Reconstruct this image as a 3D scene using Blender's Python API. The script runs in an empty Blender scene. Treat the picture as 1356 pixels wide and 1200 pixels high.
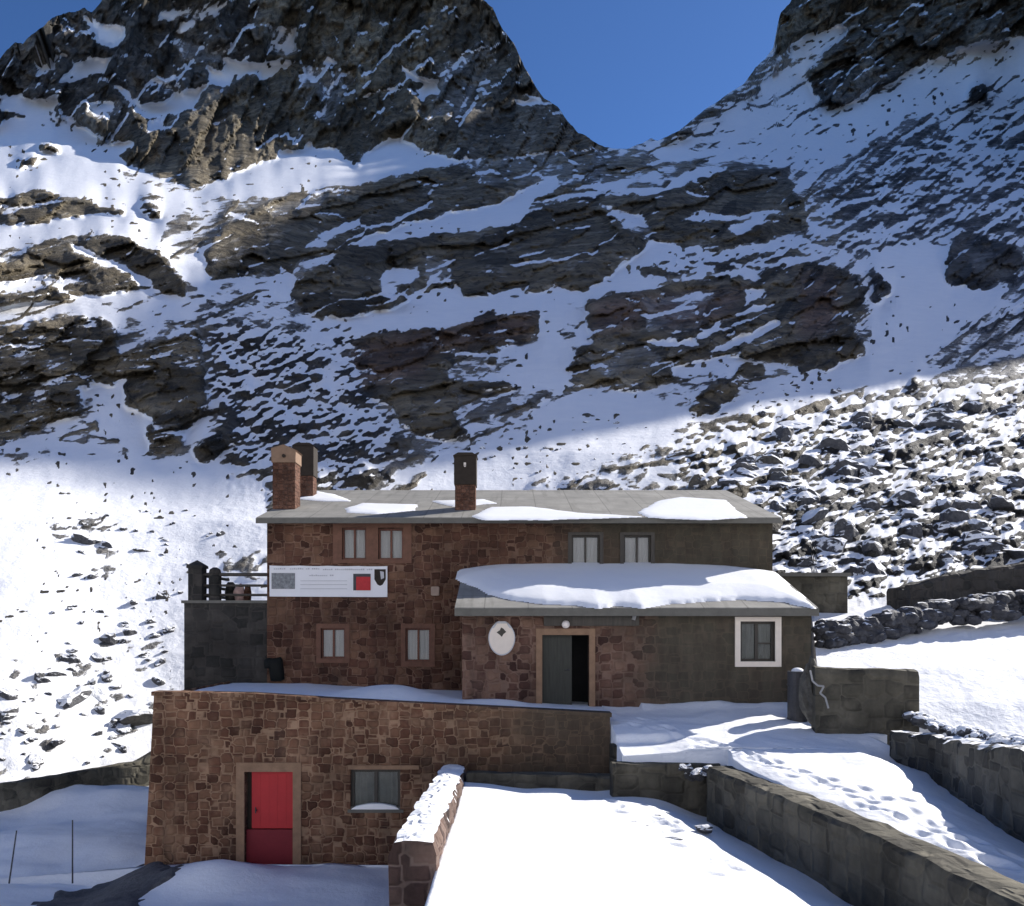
import bpy, bmesh, math, random
import numpy as np
from mathutils import Vector, Matrix, noise as mnoise

random.seed(7)
rng = np.random.default_rng(11)
F, CX, CY = 1100.0, 678.0, 830.0            # focal length and principal point, in photo pixels
sc = bpy.context.scene
col = sc.collection
R = math.radians

def P(px, py, Y):                            # the point seen at (px, py) at distance Y
    return ((px - CX) / F * Y, Y, (CY - py) / F * Y)

# ------------------------------------------------------------------ materials
def mat(name):
    m = bpy.data.materials.new(name); m.use_nodes = True
    nt = m.node_tree; nt.nodes.clear()
    out = nt.nodes.new('ShaderNodeOutputMaterial')
    b = nt.nodes.new('ShaderNodeBsdfPrincipled')
    nt.links.new(b.outputs[0], out.inputs[0])
    return m, nt, b

class G:
    """tiny node-graph helper"""
    def __init__(s, nt): s.nt = nt
    def n(s, t, **kw):
        x = s.nt.nodes.new(t)
        for k, v in kw.items(): setattr(x, k, v)
        return x
    def set(s, sock, v):
        if isinstance(v, bpy.types.NodeSocket): s.nt.links.new(v, sock)
        else: sock.default_value = v
    def coord(s): return s.n('ShaderNodeTexCoord').outputs['Object']
    def geo(s, k): return s.n('ShaderNodeNewGeometry').outputs[k]
    def attr(s, name): return s.n('ShaderNodeAttribute', attribute_name=name).outputs['Fac']
    def math(s, op, a, b=0.0, clamp=False):
        x = s.n('ShaderNodeMath', operation=op, use_clamp=clamp); s.set(x.inputs[0], a); s.set(x.inputs[1], b); return x.outputs[0]
    def vmul(s, v, k):
        x = s.n('ShaderNodeVectorMath', operation='MULTIPLY'); s.set(x.inputs[0], v); s.set(x.inputs[1], k); return x.outputs[0]
    def vadd(s, v, k):
        x = s.n('ShaderNodeVectorMath', operation='ADD'); s.set(x.inputs[0], v); s.set(x.inputs[1], k); return x.outputs[0]
    def noise(s, v, scale, detail=4, rough=.55, dist=0.0, out='Fac'):
        x = s.n('ShaderNodeTexNoise'); s.set(x.inputs['Vector'], v)
        x.inputs['Scale'].default_value = scale; x.inputs['Detail'].default_value = detail
        x.inputs['Roughness'].default_value = rough; x.inputs['Distortion'].default_value = dist
        return x.outputs[out]
    def vor(s, v, scale, feature='F1', metric='EUCLIDEAN', rand=1.0, out='Distance'):
        x = s.n('ShaderNodeTexVoronoi', feature=feature)
        if feature in ('F1', 'F2'): x.distance = metric
        s.set(x.inputs['Vector'], v); x.inputs['Scale'].default_value = scale; x.inputs['Randomness'].default_value = rand
        return x.outputs[out]
    def ramp(s, f, stops):
        x = s.n('ShaderNodeValToRGB'); s.set(x.inputs[0], f)
        e = x.color_ramp.elements
        while len(e) < len(stops): e.new(.5)
        for i, (p, c) in enumerate(stops):
            e[i].position = p; e[i].color = (*c, 1) if len(c) == 3 else c
        return x.outputs[0]
    def step(s, f, a, b):
        x = s.n('ShaderNodeMapRange', interpolation_type='SMOOTHSTEP'); s.set(x.inputs[0], f)
        x.inputs[1].default_value = a; x.inputs[2].default_value = b; return x.outputs[0]
    def mix(s, f, a, b, mode='MIX'):
        x = s.n('ShaderNodeMix', data_type='RGBA', blend_type=mode); s.set(x.inputs[0], f)
        for i, v in ((6, a), (7, b)):
            s.set(x.inputs[i], (*v, 1) if isinstance(v, tuple) and len(v) == 3 else v)
        return x.outputs[2]
    def bump(s, h, strength, dist, normal=None):
        x = s.n('ShaderNodeBump'); s.set(x.inputs['Height'], h)
        x.inputs['Strength'].default_value = strength; x.inputs['Distance'].default_value = dist
        if normal is not None: s.set(x.inputs['Normal'], normal)
        return x.outputs[0]

SNOW = (.86, .87, .89)

def snow_material(name='snow', grain=.03):
    m, nt, b = mat(name); g = G(nt); c = g.coord()
    n1 = g.noise(c, 1.1, 6, .6); n2 = g.noise(c, 9, 5, .65)
    g.set(b.inputs['Base Color'], g.mix(n1, (.80, .82, .86), (.90, .90, .90)))
    b.inputs['Roughness'].default_value = .55; b.inputs['Specular IOR Level'].default_value = .25
    h = g.math('ADD', g.math('MULTIPLY', n1, 2.2), n2)
    g.set(b.inputs['Normal'], g.bump(h, .55, grain))
    return m

def mountain_material():
    m, nt, b = mat('snowy_mountain_rock'); g = G(nt); c = g.coord()
    cov = g.attr('cover'); tint = g.attr('tint'); far = g.attr('far')
    warm = g.attr('warm')
    # strata-aligned coordinates
    rot = g.n('ShaderNodeVectorRotate', rotation_type='AXIS_ANGLE'); g.set(rot.inputs['Vector'], c)
    rot.inputs['Axis'].default_value = (0, 1, 0); rot.inputs['Angle'].default_value = R(14)
    st = g.vmul(rot.outputs[0], (.4, .4, 1.0))
    nf = g.noise(c, .9, 7, .68); nb = g.noise(st, .32, 8, .66)
    ncoarse = g.noise(c, .22, 8, .7)
    # snow edge broken by fine noise, coarser on far ground
    e1 = g.math('SUBTRACT', nf, .5); e2 = g.math('SUBTRACT', ncoarse, .5); e3 = g.math('SUBTRACT', nb, .5)
    br = g.math('ADD', g.math('MULTIPLY', e1, g.math('SUBTRACT', 1.0, far)), g.math('MULTIPLY', e2, far))
    f = g.math('ADD', cov, g.math('MULTIPLY', br, .75))
    f = g.math('ADD', f, g.math('MULTIPLY', e3, .35))
    snowf = g.step(f, -.05, .05)
    dust = g.math('MULTIPLY', g.step(f, -.36, -.02), .16)
    snowf = g.math('MAXIMUM', snowf, dust)
    # rock colour
    rock = g.ramp(nb, [(.22, (.034, .025, .013)), (.38, (.11, .085, .046)), (.52, (.205, .162, .092)), (.64, (.30, .245, .15)), (.8, (.42, .36, .26))])
    blu = g.ramp(nb, [(.25, (.024, .024, .027)), (.5, (.085, .084, .086)), (.75, (.20, .20, .20))])
    red = g.ramp(nb, [(.25, (.05, .034, .028)), (.5, (.17, .105, .08)), (.75, (.27, .18, .14))])
    rock = g.mix(tint, rock, blu); rock = g.mix(warm, rock, red)
    # dark wet streaks running down faces
    sv = g.vmul(c, (.55, .55, .045)); streak = g.noise(sv, 1.0, 5, .6)
    rock = g.mix(g.math('MULTIPLY', g.step(streak, .50, .64), .7), rock, (.022, .021, .02))
    rock = g.mix(g.math('MULTIPLY', g.step(g.noise(c, .08, 3, .5), .5, .72), .35), rock, (.10, .098, .085))
    tn = g.math('ADD', g.math('MULTIPLY', g.attr('tone'), 1.5), .30)
    tv = g.n('ShaderNodeCombineColor'); [g.set(tv.inputs[k_], tn) for k_ in range(3)]
    rock = g.mix(1.0, rock, tv.outputs[0], 'MULTIPLY')
    sn = g.mix(g.noise(c, .5, 4), (.78, .80, .84), (.90, .90, .91))
    g.set(b.inputs['Base Color'], g.mix(snowf, rock, sn))
    b.inputs['Roughness'].default_value = .8; b.inputs['Specular IOR Level'].default_value = .2
    hr = g.math('ADD', g.math('MULTIPLY', nf, .6), g.math('MULTIPLY', nb, .6))
    hr = g.math('ADD', hr, g.math('MULTIPLY', ncoarse, 2.0))
    hr = g.math('MULTIPLY', hr, g.math('SUBTRACT', 1.0, g.math('MULTIPLY', snowf, .93)))
    g.set(b.inputs['Normal'], g.bump(hr, 1.0, 1.3))
    return m

def boulder_material(name, dark, light, cap=.40):
    m, nt, b = mat(name); g = G(nt); c = g.coord()
    n = g.noise(c, 2.2, 7, .65); n2 = g.noise(c, 6, 6, .6)
    nz = g.n('ShaderNodeSeparateXYZ'); g.set(nz.inputs[0], g.geo('Normal'))
    f = g.math('ADD', nz.outputs[2], g.math('MULTIPLY', g.math('SUBTRACT', n, .5), .9))
    s = g.step(f, cap, cap + .1)
    rock = g.ramp(n2, [(.3, dark), (.7, light)])
    g.set(b.inputs['Base Color'], g.mix(s, rock, SNOW))
    b.inputs['Roughness'].default_value = .8
    g.set(b.inputs['Normal'], g.bump(g.math('ADD', n, n2), .8, .08))
    return m

def stone_material(name, stones, mortar, scale=2.5, stretch=(1, 1, 1.25), gx=None, grey=None, width=.07, snowtop=None, soften=.0, dim=.85):
    """coursed rubble masonry: blocky cells with pale mortar; gx = (x0, x1) fades the stones to a grey render"""
    m, nt, b = mat(name); g = G(nt); c = g.coord()
    wob = g.noise(c, 2.1, 2, .5, out='Color')
    w = g.vadd(g.vmul(c, stretch), g.vmul(g.vadd(wob, (-.5, -.5, -.5)), (.10, .10, .10)))
    f1 = g.vor(w, scale, 'F1', 'CHEBYCHEV', .62); f2 = g.vor(w, scale, 'F2', 'CHEBYCHEV', .62)
    cc = g.vor(w, scale, 'F1', 'CHEBYCHEV', .62, 'Color')
    edge = g.math('SUBTRACT', f2, f1)
    mort = g.math('SUBTRACT', 1.0, g.step(edge, width * .35, width * 1.5))
    sep = g.n('ShaderNodeSeparateColor'); g.set(sep.inputs[0], cc)
    fine = g.noise(c, 11, 6, .65); big = g.noise(c, .45, 4, .6)
    tone = g.math('ADD', g.math('MULTIPLY', sep.outputs[0], .7), g.math('MULTIPLY', fine, .3))
    st = g.ramp(tone, [(.12, stones[0]), (.45, stones[1]), (.85, stones[2])])
    smear = g.step(g.noise(c, 1.3, 5, .6), .45, .7)
    mort = g.math('MULTIPLY', mort, g.math('SUBTRACT', 1.0, g.math('MULTIPLY', smear, .55)))
    colr = g.mix(mort, st, g.mix(fine, tuple(v * .8 for v in mortar), mortar))
    colr = g.mix(g.math('MULTIPLY', smear, soften), colr, mortar)
    stain = g.step(g.noise(g.vmul(c, (1.2, 1.2, .16)), 1.4, 5, .6), .5, .74)
    colr = g.mix(g.math('MULTIPLY', stain, .4), colr, (.035, .03, .027))
    pt = g.noise(c, .55, 5, .65); pm = g.math('ADD', g.math('MULTIPLY', g.step(pt, .3, .7), .75), .48)
    pv = g.n('ShaderNodeCombineColor'); [g.set(pv.inputs[k_], g.math('MULTIPLY', pm, dim)) for k_ in range(3)]
    colr = g.mix(1.0, colr, pv.outputs[0], 'MULTIPLY')
    rel = g.math('MULTIPLY', g.step(edge, 0, .3), 1.0)
    if gx:
        xyz = g.n('ShaderNodeSeparateXYZ'); g.set(xyz.inputs[0], c)
        ff = g.math('ADD', xyz.outputs[0], g.math('MULTIPLY', g.math('SUBTRACT', big, .5), 5.0))
        gm = g.step(ff, gx[0], gx[1])
        gn = g.noise(g.vmul(c, (1, 1, .35)), 2.4, 6, .65)
        gc = g.ramp(gn, [(.3, tuple(v * .6 for v in grey)), (.55, grey), (.75, tuple(v * 1.35 for v in grey))])
        ghost = g.math('MULTIPLY', mort, .08)
        gc = g.mix(ghost, gc, mortar)
        colr = g.mix(g.math('MULTIPLY', gm, .9), colr, gc)
        rel = g.math('MULTIPLY', rel, g.math('SUBTRACT', 1.0, g.math('MULTIPLY', gm, .85)))
    h = g.math('ADD', rel, g.math('MULTIPLY', fine, .5))
    if snowtop is not None:
        nz = g.n('ShaderNodeSeparateXYZ'); g.set(nz.inputs[0], g.geo('Normal'))
        f = g.math('ADD', g.math('MULTIPLY', nz.outputs[2], .62), g.math('SUBTRACT', g.noise(g.vmul(c, (.8, 1.9, 1)), 2.6, 5, .6), snowtop))
        colr = g.mix(g.step(f, .48, .56), colr, SNOW)
    g.set(b.inputs['Base Color'], colr)
    b.inputs['Roughness'].default_value = .85; b.inputs['Specular IOR Level'].default_value = .2
    g.set(b.inputs['Normal'], g.bump(h, .9, .035))
    return m

def plain(name, c, var=.25, scale=4, rough=.75, bump=.01, spec=.25, metal=0.0):
    m, nt, b = mat(name); g = G(nt); co = g.coord()
    n = g.noise(co, scale, 6, .65)
    g.set(b.inputs['Base Color'], g.ramp(n, [(.25, tuple(v * (1 - var) for v in c)), (.75, tuple(min(1, v * (1 + var)) for v in c))]))
    b.inputs['Roughness'].default_value = rough; b.inputs['Specular IOR Level'].default_value = spec
    b.inputs['Metallic'].default_value = metal
    g.set(b.inputs['Normal'], g.bump(g.noise(co, scale * 5, 5, .6), .6, bump))
    return m

def wood(name, c):
    m, nt, b = mat(name); g = G(nt); co = g.coord()
    n = g.noise(g.vmul(co, (9, 9, .8)), 2, 6, .6)
    g.set(b.inputs['Base Color'], g.ramp(n, [(.3, tuple(v * .6 for v in c)), (.7, tuple(v * 1.25 for v in c))]))
    b.inputs['Roughness'].default_value = .6
    g.set(b.inputs['Normal'], g.bump(n, .4, .008))
    return m

def glass(name):
    m, nt, b = mat(name); g = G(nt)
    b.inputs['Base Color'].default_value = (.03, .035, .04, 1); b.inputs['Roughness'].default_value = .06
    tr = g.n('ShaderNodeBsdfTransparent'); mx = g.n('ShaderNodeMixShader')
    fr = g.n('ShaderNodeFresnel'); fr.inputs[0].default_value = 1.5
    mx_f = g.math('ADD', fr.outputs[0], .12)
    g.set(mx.inputs[0], mx_f); nt.links.new(tr.outputs[0], mx.inputs[1]); nt.links.new(b.outputs[0], mx.inputs[2])
    out = [n for n in nt.nodes if n.type == 'OUTPUT_MATERIAL'][0]
    nt.links.new(mx.outputs[0], out.inputs[0])
    return m

M = {}
M['mountain'] = mountain_material()
M['snow'] = snow_material()
M['roofsnow'] = snow_material('roof_snow_white', .012)
M['boulder'] = boulder_material('dark_boulder', (.03, .031, .038), (.10, .10, .105))
M['boulder2'] = boulder_material('brown_boulder', (.04, .037, .033), (.12, .108, .09))
M['darkstone'] = boulder_material('dark_bank_stone', (.022, .023, .03), (.065, .066, .075), .86)
M['bare'] = boulder_material('bare_boulder', (.035, .033, .03), (.115, .108, .09), 1.2)
M['red_stone'] = stone_material('red_rubble_masonry', ((.048, .021, .014), (.102, .046, .030), (.165, .09, .056)), (.21, .125, .085), 3.5,
                                gx=(-.6, 4.0), grey=(.062, .057, .041), width=.05, soften=.15, dim=1.0)
M['wing_stone'] = stone_material('wing_rubble_masonry', ((.05, .024, .02), (.115, .058, .043), (.20, .12, .085)), (.22, .14, .105), 3.3,
                                 gx=(-.9, 1.2), grey=(.066, .061, .045), width=.08, soften=.3, dim=.98)
M['terrace_stone'] = stone_material('terrace_rubble_masonry', ((.062, .027, .017), (.132, .060, .037), (.205, .112, .068)), (.33, .21, .135), 3.7,
                                    gx=(1.2, 5.5), grey=(.072, .058, .043), width=.06, soften=.5, dim=.98)
M['grey_stone'] = stone_material('grey_rubble_masonry', ((.05, .046, .037), (.105, .097, .076), (.165, .15, .115)), (.14, .128, .10), 2.2, width=.04, soften=.95)
M['grey_snow'] = stone_material('grey_masonry_snow_top', ((.045, .043, .04), (.09, .086, .076), (.16, .15, .125)), (.17, .16, .135), 2.4, width=.06, snowtop=.52, soften=.3)
M['wall_snow'] = stone_material('brown_masonry_snow_top', ((.06, .035, .03), (.13, .08, .065), (.22, .15, .12)), (.24, .17, .14), 2.4, width=.07, snowtop=.40)
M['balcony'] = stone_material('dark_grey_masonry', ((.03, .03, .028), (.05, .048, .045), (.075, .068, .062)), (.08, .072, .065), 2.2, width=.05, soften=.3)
def roof_material():
    m, nt, b = mat('grey_concrete_roof'); g = G(nt); c = g.coord()
    n = g.noise(c, .9, 6, .65); st = g.noise(g.vmul(c, (3.0, .35, .35)), 1.2, 5, .6); fine = g.noise(c, 14, 5, .6)
    base = g.ramp(n, [(.28, (.17, .165, .15)), (.55, (.25, .24, .215)), (.78, (.32, .31, .28))])
    base = g.mix(g.math('MULTIPLY', g.step(st, .5, .72), .5), base, (.12, .115, .10))
    x = g.n('ShaderNodeSeparateXYZ'); g.set(x.inputs[0], c)
    def joint(v, p): return g.math('LESS_THAN', g.math('ABSOLUTE', g.math('SUBTRACT', g.math('FRACT', g.math('MULTIPLY', v, 1 / p)), .5)), .014)
    j = g.math('MAXIMUM', joint(x.outputs[0], 1.15), joint(x.outputs[1], 1.6))
    g.set(b.inputs['Base Color'], g.mix(g.math('MULTIPLY', j, .55), base, (.09, .085, .075)))
    b.inputs['Roughness'].default_value = .85
    g.set(b.inputs['Normal'], g.bump(g.math('SUBTRACT', fine, j), .6, .012))
    return m
M['roof'] = roof_material()
M['fascia'] = plain('dark_grey_fascia', (.13, .125, .11), .2, 3)
M['cap'] = plain('pale_stone_coping', (.33, .25, .2), .25, 3)
M['plaster'] = plain('tan_plaster_surround', (.24, .15, .095), .22, 5)
M['orange'] = plain('orange_brown_surround', (.15, .075, .05), .25, 5)
M['brick'] = stone_material('brown_chimney_brick', ((.12, .055, .035), (.18, .085, .055), (.24, .12, .08)), (.16, .095, .07), 7, width=.05)
M['soot'] = plain('sooty_black', (.028, .021, .016), .3, 6)
M['pot'] = plain('tan_chimney_head', (.23, .15, .10), .15, 6)
M['wood'] = wood('reddish_brown_wood', (.13, .045, .025))
M['darkwood'] = wood('dark_wood', (.045, .038, .03))
M['greendoor'] = wood('dark_green_door', (.022, .024, .018))
M['white'] = plain('white_painted_surround', (.72, .64, .56), .06, 6)
M['banner'] = plain('white_banner_sheet', (.74, .74, .76), .04, 2, .6, .004)
M['panelgrey'] = plain('grey_printed_photo', (.20, .21, .22), .55, 14, .6, .0)
M['panelred'] = plain('red_printed_panel', (.42, .03, .035), .25, 4, .6, .0)
M['print'] = plain('grey_print', (.45, .45, .48), .1, 6, .6, 0)
M['black'] = plain('black_cloth', (.006, .007, .006), .3, 8)
M['reddoor'] = plain('red_painted_door', (.40, .022, .028), .10, 2.5, .5, .004)
M['maroon'] = plain('maroon_door_panel', (.17, .016, .024), .15, 3, .6, .004)
M['curtain'] = plain('pale_curtain', (.90, .91, .91), .03, 9)
M['glass'] = glass('window_glass')
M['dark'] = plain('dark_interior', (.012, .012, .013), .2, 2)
M['interior'] = plain('dim_interior_blind', (.30, .32, .31), .2, 3)
M['lamp'] = plain('white_lamp_globe', (.75, .68, .62), .05, 3, .4)
M['metal'] = plain('dark_metal', (.05, .05, .055), .2, 8, .5)
M['pink'] = plain('pale_pink_cloth', (.55, .38, .34), .3, 5)
M['snow_shade'] = boulder_material('dark_snow_shade', (.05, .05, .055), (.11, .108, .11), 1.18)  # dark tone that stands in for deep shade on snow
M['pipe'] = plain('grey_plastic_pipe', (.30, .30, .30), .1, 3)

# ------------------------------------------------------------------ mesh and object helpers
def tag(o, label=None, cat=None, group=None, kind=None):
    if label: o['label'] = label
    if cat: o['category'] = cat
    if group: o['group'] = group
    if kind: o['kind'] = kind
    return o

def thing(name, loc, label, cat, group=None):
    o = bpy.data.objects.new(name, None); col.objects.link(o)
    o.location = loc; o.empty_display_size = .3
    return tag(o, label, cat, group)

def base_of(parent):
    v = Vector((0, 0, 0))
    while parent is not None:
        v = v + Vector(parent.location); parent = parent.parent
    return v

def link(name, me, m=None, parent=None, smooth=False):
    o = bpy.data.objects.new(name, me); col.objects.link(o)
    if m is not None: me.materials.append(m)
    if parent is not None:
        off = base_of(parent)
        me.transform(Matrix.Translation(-off)); o.parent = parent
    if smooth:
        me.polygons.foreach_set('use_smooth', [True] * len(me.polygons))
    return o

def obj(name, bm, m, parent=None, smooth=False, bevel=0.0):
    if bevel:
        bmesh.ops.bevel(bm, geom=[e for e in bm.edges], offset=bevel, segments=2, affect='EDGES', clamp_overlap=True)
    me = bpy.data.meshes.new(name); bmesh.ops.recalc_face_normals(bm, faces=bm.faces)
    bm.to_mesh(me); bm.free()
    return link(name, me, m, parent, smooth)

def top_obj(name, bm, m, label, cat, group=None, smooth=False, bevel=0.0):
    """a thing that is one mesh: origin at the middle of its base"""
    o = obj(name, bm, m, None, smooth, bevel)
    xs = np.array([v.co for v in o.data.vertices])
    c = Vector(((xs[:, 0].min() + xs[:, 0].max()) / 2, (xs[:, 1].min() + xs[:, 1].max()) / 2, xs[:, 2].min()))
    o.data.transform(Matrix.Translation(-c)); o.location = c
    return tag(o, label, cat, group)

def BM(): return bmesh.new()

def box(bm, x0, x1, y0, y1, z0, z1):
    v = [bm.verts.new((x, y, z)) for x in (x0, x1) for y in (y0, y1) for z in (z0, z1)]
    for f in ((0, 1, 3, 2), (4, 6, 7, 5), (0, 4, 5, 1), (2, 3, 7, 6), (0, 2, 6, 4), (1, 5, 7, 3)):
        bm.faces.new([v[i] for i in f])
    return v

def prism(bm, pts, d, axis='y'):
    """closed outline (3-D points) extruded by the vector d"""
    a = [bm.verts.new(p) for p in pts]; b_ = [bm.verts.new(Vector(p) + Vector(d)) for p in pts]
    bm.faces.new(a); bm.faces.new(b_[::-1])
    n = len(pts)
    for i in range(n):
        bm.faces.new((a[i], b_[i], b_[(i + 1) % n], a[(i + 1) % n]))

def tube(bm, p, q, r, n=8, r2=None):
    p, q = Vector(p), Vector(q); d = (q - p).normalized()
    u = d.orthogonal().normalized(); w = d.cross(u); r2 = r if r2 is None else r2
    A = [bm.verts.new(p + (u * math.cos(t) + w * math.sin(t)) * r) for t in [2 * math.pi * i / n for i in range(n)]]
    B = [bm.verts.new(q + (u * math.cos(t) + w * math.sin(t)) * r2) for t in [2 * math.pi * i / n for i in range(n)]]
    for i in range(n): bm.faces.new((A[i], A[(i + 1) % n], B[(i + 1) % n], B[i]))
    bm.faces.new(A[::-1]); bm.faces.new(B)

def holed_wall(bm, x0, x1, z0, ztop, y, holes, depth=.24, extra=()):
    """front face at y with rectangular holes (x0, x1, z0, z1) and their reveals; ztop(x) is the top line"""
    f = ztop if callable(ztop) else (lambda x: ztop)
    xs = sorted(set([x0, x1, *extra] + [h[i] for h in holes for i in (0, 1)]))
    zs = sorted(set([z0] + [h[i] for h in holes for i in (2, 3)]))
    V = {}
    def vert(i, k):
        if (i, k) not in V:
            z = zs[k] if k < len(zs) else f(xs[i])
            V[i, k] = bm.verts.new((xs[i], y, z))
        return V[i, k]
    for i in range(len(xs) - 1):
        for k in range(len(zs)):
            cx = (xs[i] + xs[i + 1]) / 2
            cz = (zs[k] + zs[k + 1]) / 2 if k + 1 < len(zs) else zs[k] + .01
            if any(h[0] < cx < h[1] and h[2] < cz < h[3] for h in holes): continue
            bm.faces.new((vert(i, k), vert(i + 1, k), vert(i + 1, k + 1), vert(i, k + 1)))
    for a, b_, c, d in holes:
        q = [(a, c), (b_, c), (b_, d), (a, d)]
        fr = [bm.verts.new((x, y, z)) for x, z in q]; bk = [bm.verts.new((x, y + depth, z)) for x, z in q]
        for i in range(4): bm.faces.new((fr[i], bk[i], bk[(i + 1) % 4], fr[(i + 1) % 4]))

# ------------------------------------------------------------------ noise
_perm = rng.permutation(4096)
_grad = rng.uniform(0, 2 * math.pi, 4096)
def perlin(x, y, seed=0):
    xi = np.floor(x).astype(np.int64); yi = np.floor(y).astype(np.int64)
    xf = x - xi; yf = y - yi
    u = xf * xf * xf * (xf * (xf * 6 - 15) + 10); v = yf * yf * yf * (yf * (yf * 6 - 15) + 10)
    def g(ix, iy, dx, dy):
        a = _grad[_perm[(_perm[(ix + seed * 131) & 4095] + iy) & 4095]]
        return np.cos(a) * dx + np.sin(a) * dy
    n00 = g(xi, yi, xf, yf); n10 = g(xi + 1, yi, xf - 1, yf)
    n01 = g(xi, yi + 1, xf, yf - 1); n11 = g(xi + 1, yi + 1, xf - 1, yf - 1)
    a = n00 + u * (n10 - n00); b_ = n01 + u * (n11 - n01)
    return (a + v * (b_ - a)) * 1.5
def fbm(x, y, o=5, gain=.55, seed=0, ridged=False):
    t = np.zeros_like(x); a = 1.0; s = 0.0
    for i in range(o):
        n = perlin(x * 2 ** i + 17.3 * i, y * 2 ** i - 9.1 * i, seed + i)
        if ridged: n = 1 - 2 * np.abs(n)
        t += a * n; s += a; a *= gain
    return t / s
def rotc(x, y, deg):
    c, s = math.cos(R(deg)), math.sin(R(deg))
    return x * c - y * s, x * s + y * c        # y runs down: positive deg tilts up to the right
def boxblur(a, r):
    if r < 1: return a
    for ax in (0, 1):
        p = np.pad(a, [(r + 1, r) if i == ax else (0, 0) for i in (0, 1)], mode='edge')
        c = np.cumsum(p, axis=ax)
        a = (np.take(c, range(2 * r + 1, c.shape[ax]), ax) - np.take(c, range(0, c.shape[ax] - 2 * r - 1), ax)) / (2 * r + 1)
    return a
def vblur(a, r):
    p = np.pad(a, [(r + 1, r), (0, 0)], mode='edge'); c = np.cumsum(p, axis=0)
    return (c[2 * r + 1:] - c[:-2 * r - 1]) / (2 * r + 1)
def blur(a, r): return boxblur(boxblur(a, r), r)
def sstep(x, a, b): t = np.clip((x - a) / (b - a), 0, 1); return t * t * (3 - 2 * t)

# ------------------------------------------------------------------ mountain: snow cover map over the slope's own (u, v) grid
U0, U1, V0, V1 = -120, 1480, -200, 1080
uu, vv = np.meshgrid(np.arange(U0, U1, dtype=float), np.arange(V0, V1, dtype=float))
bias = np.full(uu.shape, .10); warmc = np.zeros(uu.shape); tintc = np.full(uu.shape, .35)

def fill(arr, pts, val):
    p = np.array(pts, float)
    a0, a1 = int(max(p[:, 0].min() - U0 - 1, 0)), int(min(p[:, 0].max() - U0 + 2, arr.shape[1]))
    b0, b1 = int(max(p[:, 1].min() - V0 - 1, 0)), int(min(p[:, 1].max() - V0 + 2, arr.shape[0]))
    if a1 <= a0 or b1 <= b0: return
    X = uu[b0:b1, a0:a1]; Y = vv[b0:b1, a0:a1]; ins = np.zeros(X.shape, bool)
    n = len(p)
    for i in range(n):
        x0, y0 = p[i]; x1, y1 = p[(i + 1) % n]
        if y0 == y1: continue
        c = ((y0 > Y) != (y1 > Y)) & (X < (x1 - x0) * (Y - y0) / (y1 - y0) + x0)
        ins ^= c
    arr[b0:b1, a0:a1][ins] = val

SKY = [(-900, 60), (-300, 120), (-120, 130), (0, 75), (20, 55), (30, 57), (45, 42), (70, 22), (95, 18), (112, 10), (122, 15), (135, 2), (150, -40),
       (200, -130), (300, -190), (420, -200), (520, -150), (590, -60), (625, -14), (640, 2), (652, 10), (667, 42), (680, 55), (695, 90), (715, 125),
       (740, 145), (765, 175), (800, 195), (830, 196), (850, 190), (862, 183), (870, 187), (900, 172), (940, 140), (985, 110), (1012, 78),
       (1024, 62), (1033, 14), (1046, 3), (1052, -8), (1100, -20), (1200, -34), (1300, -52), (1400, -76), (1500, -104), (1600, -130), (1700, -155), (1800, -170), (1880, -175), (1930, -165), (1975, -60), (2010, 150), (2060, 330), (2200, 420), (2700, 500)]  # past the right edge the unseen ridge is shaped to shade the slope

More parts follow.
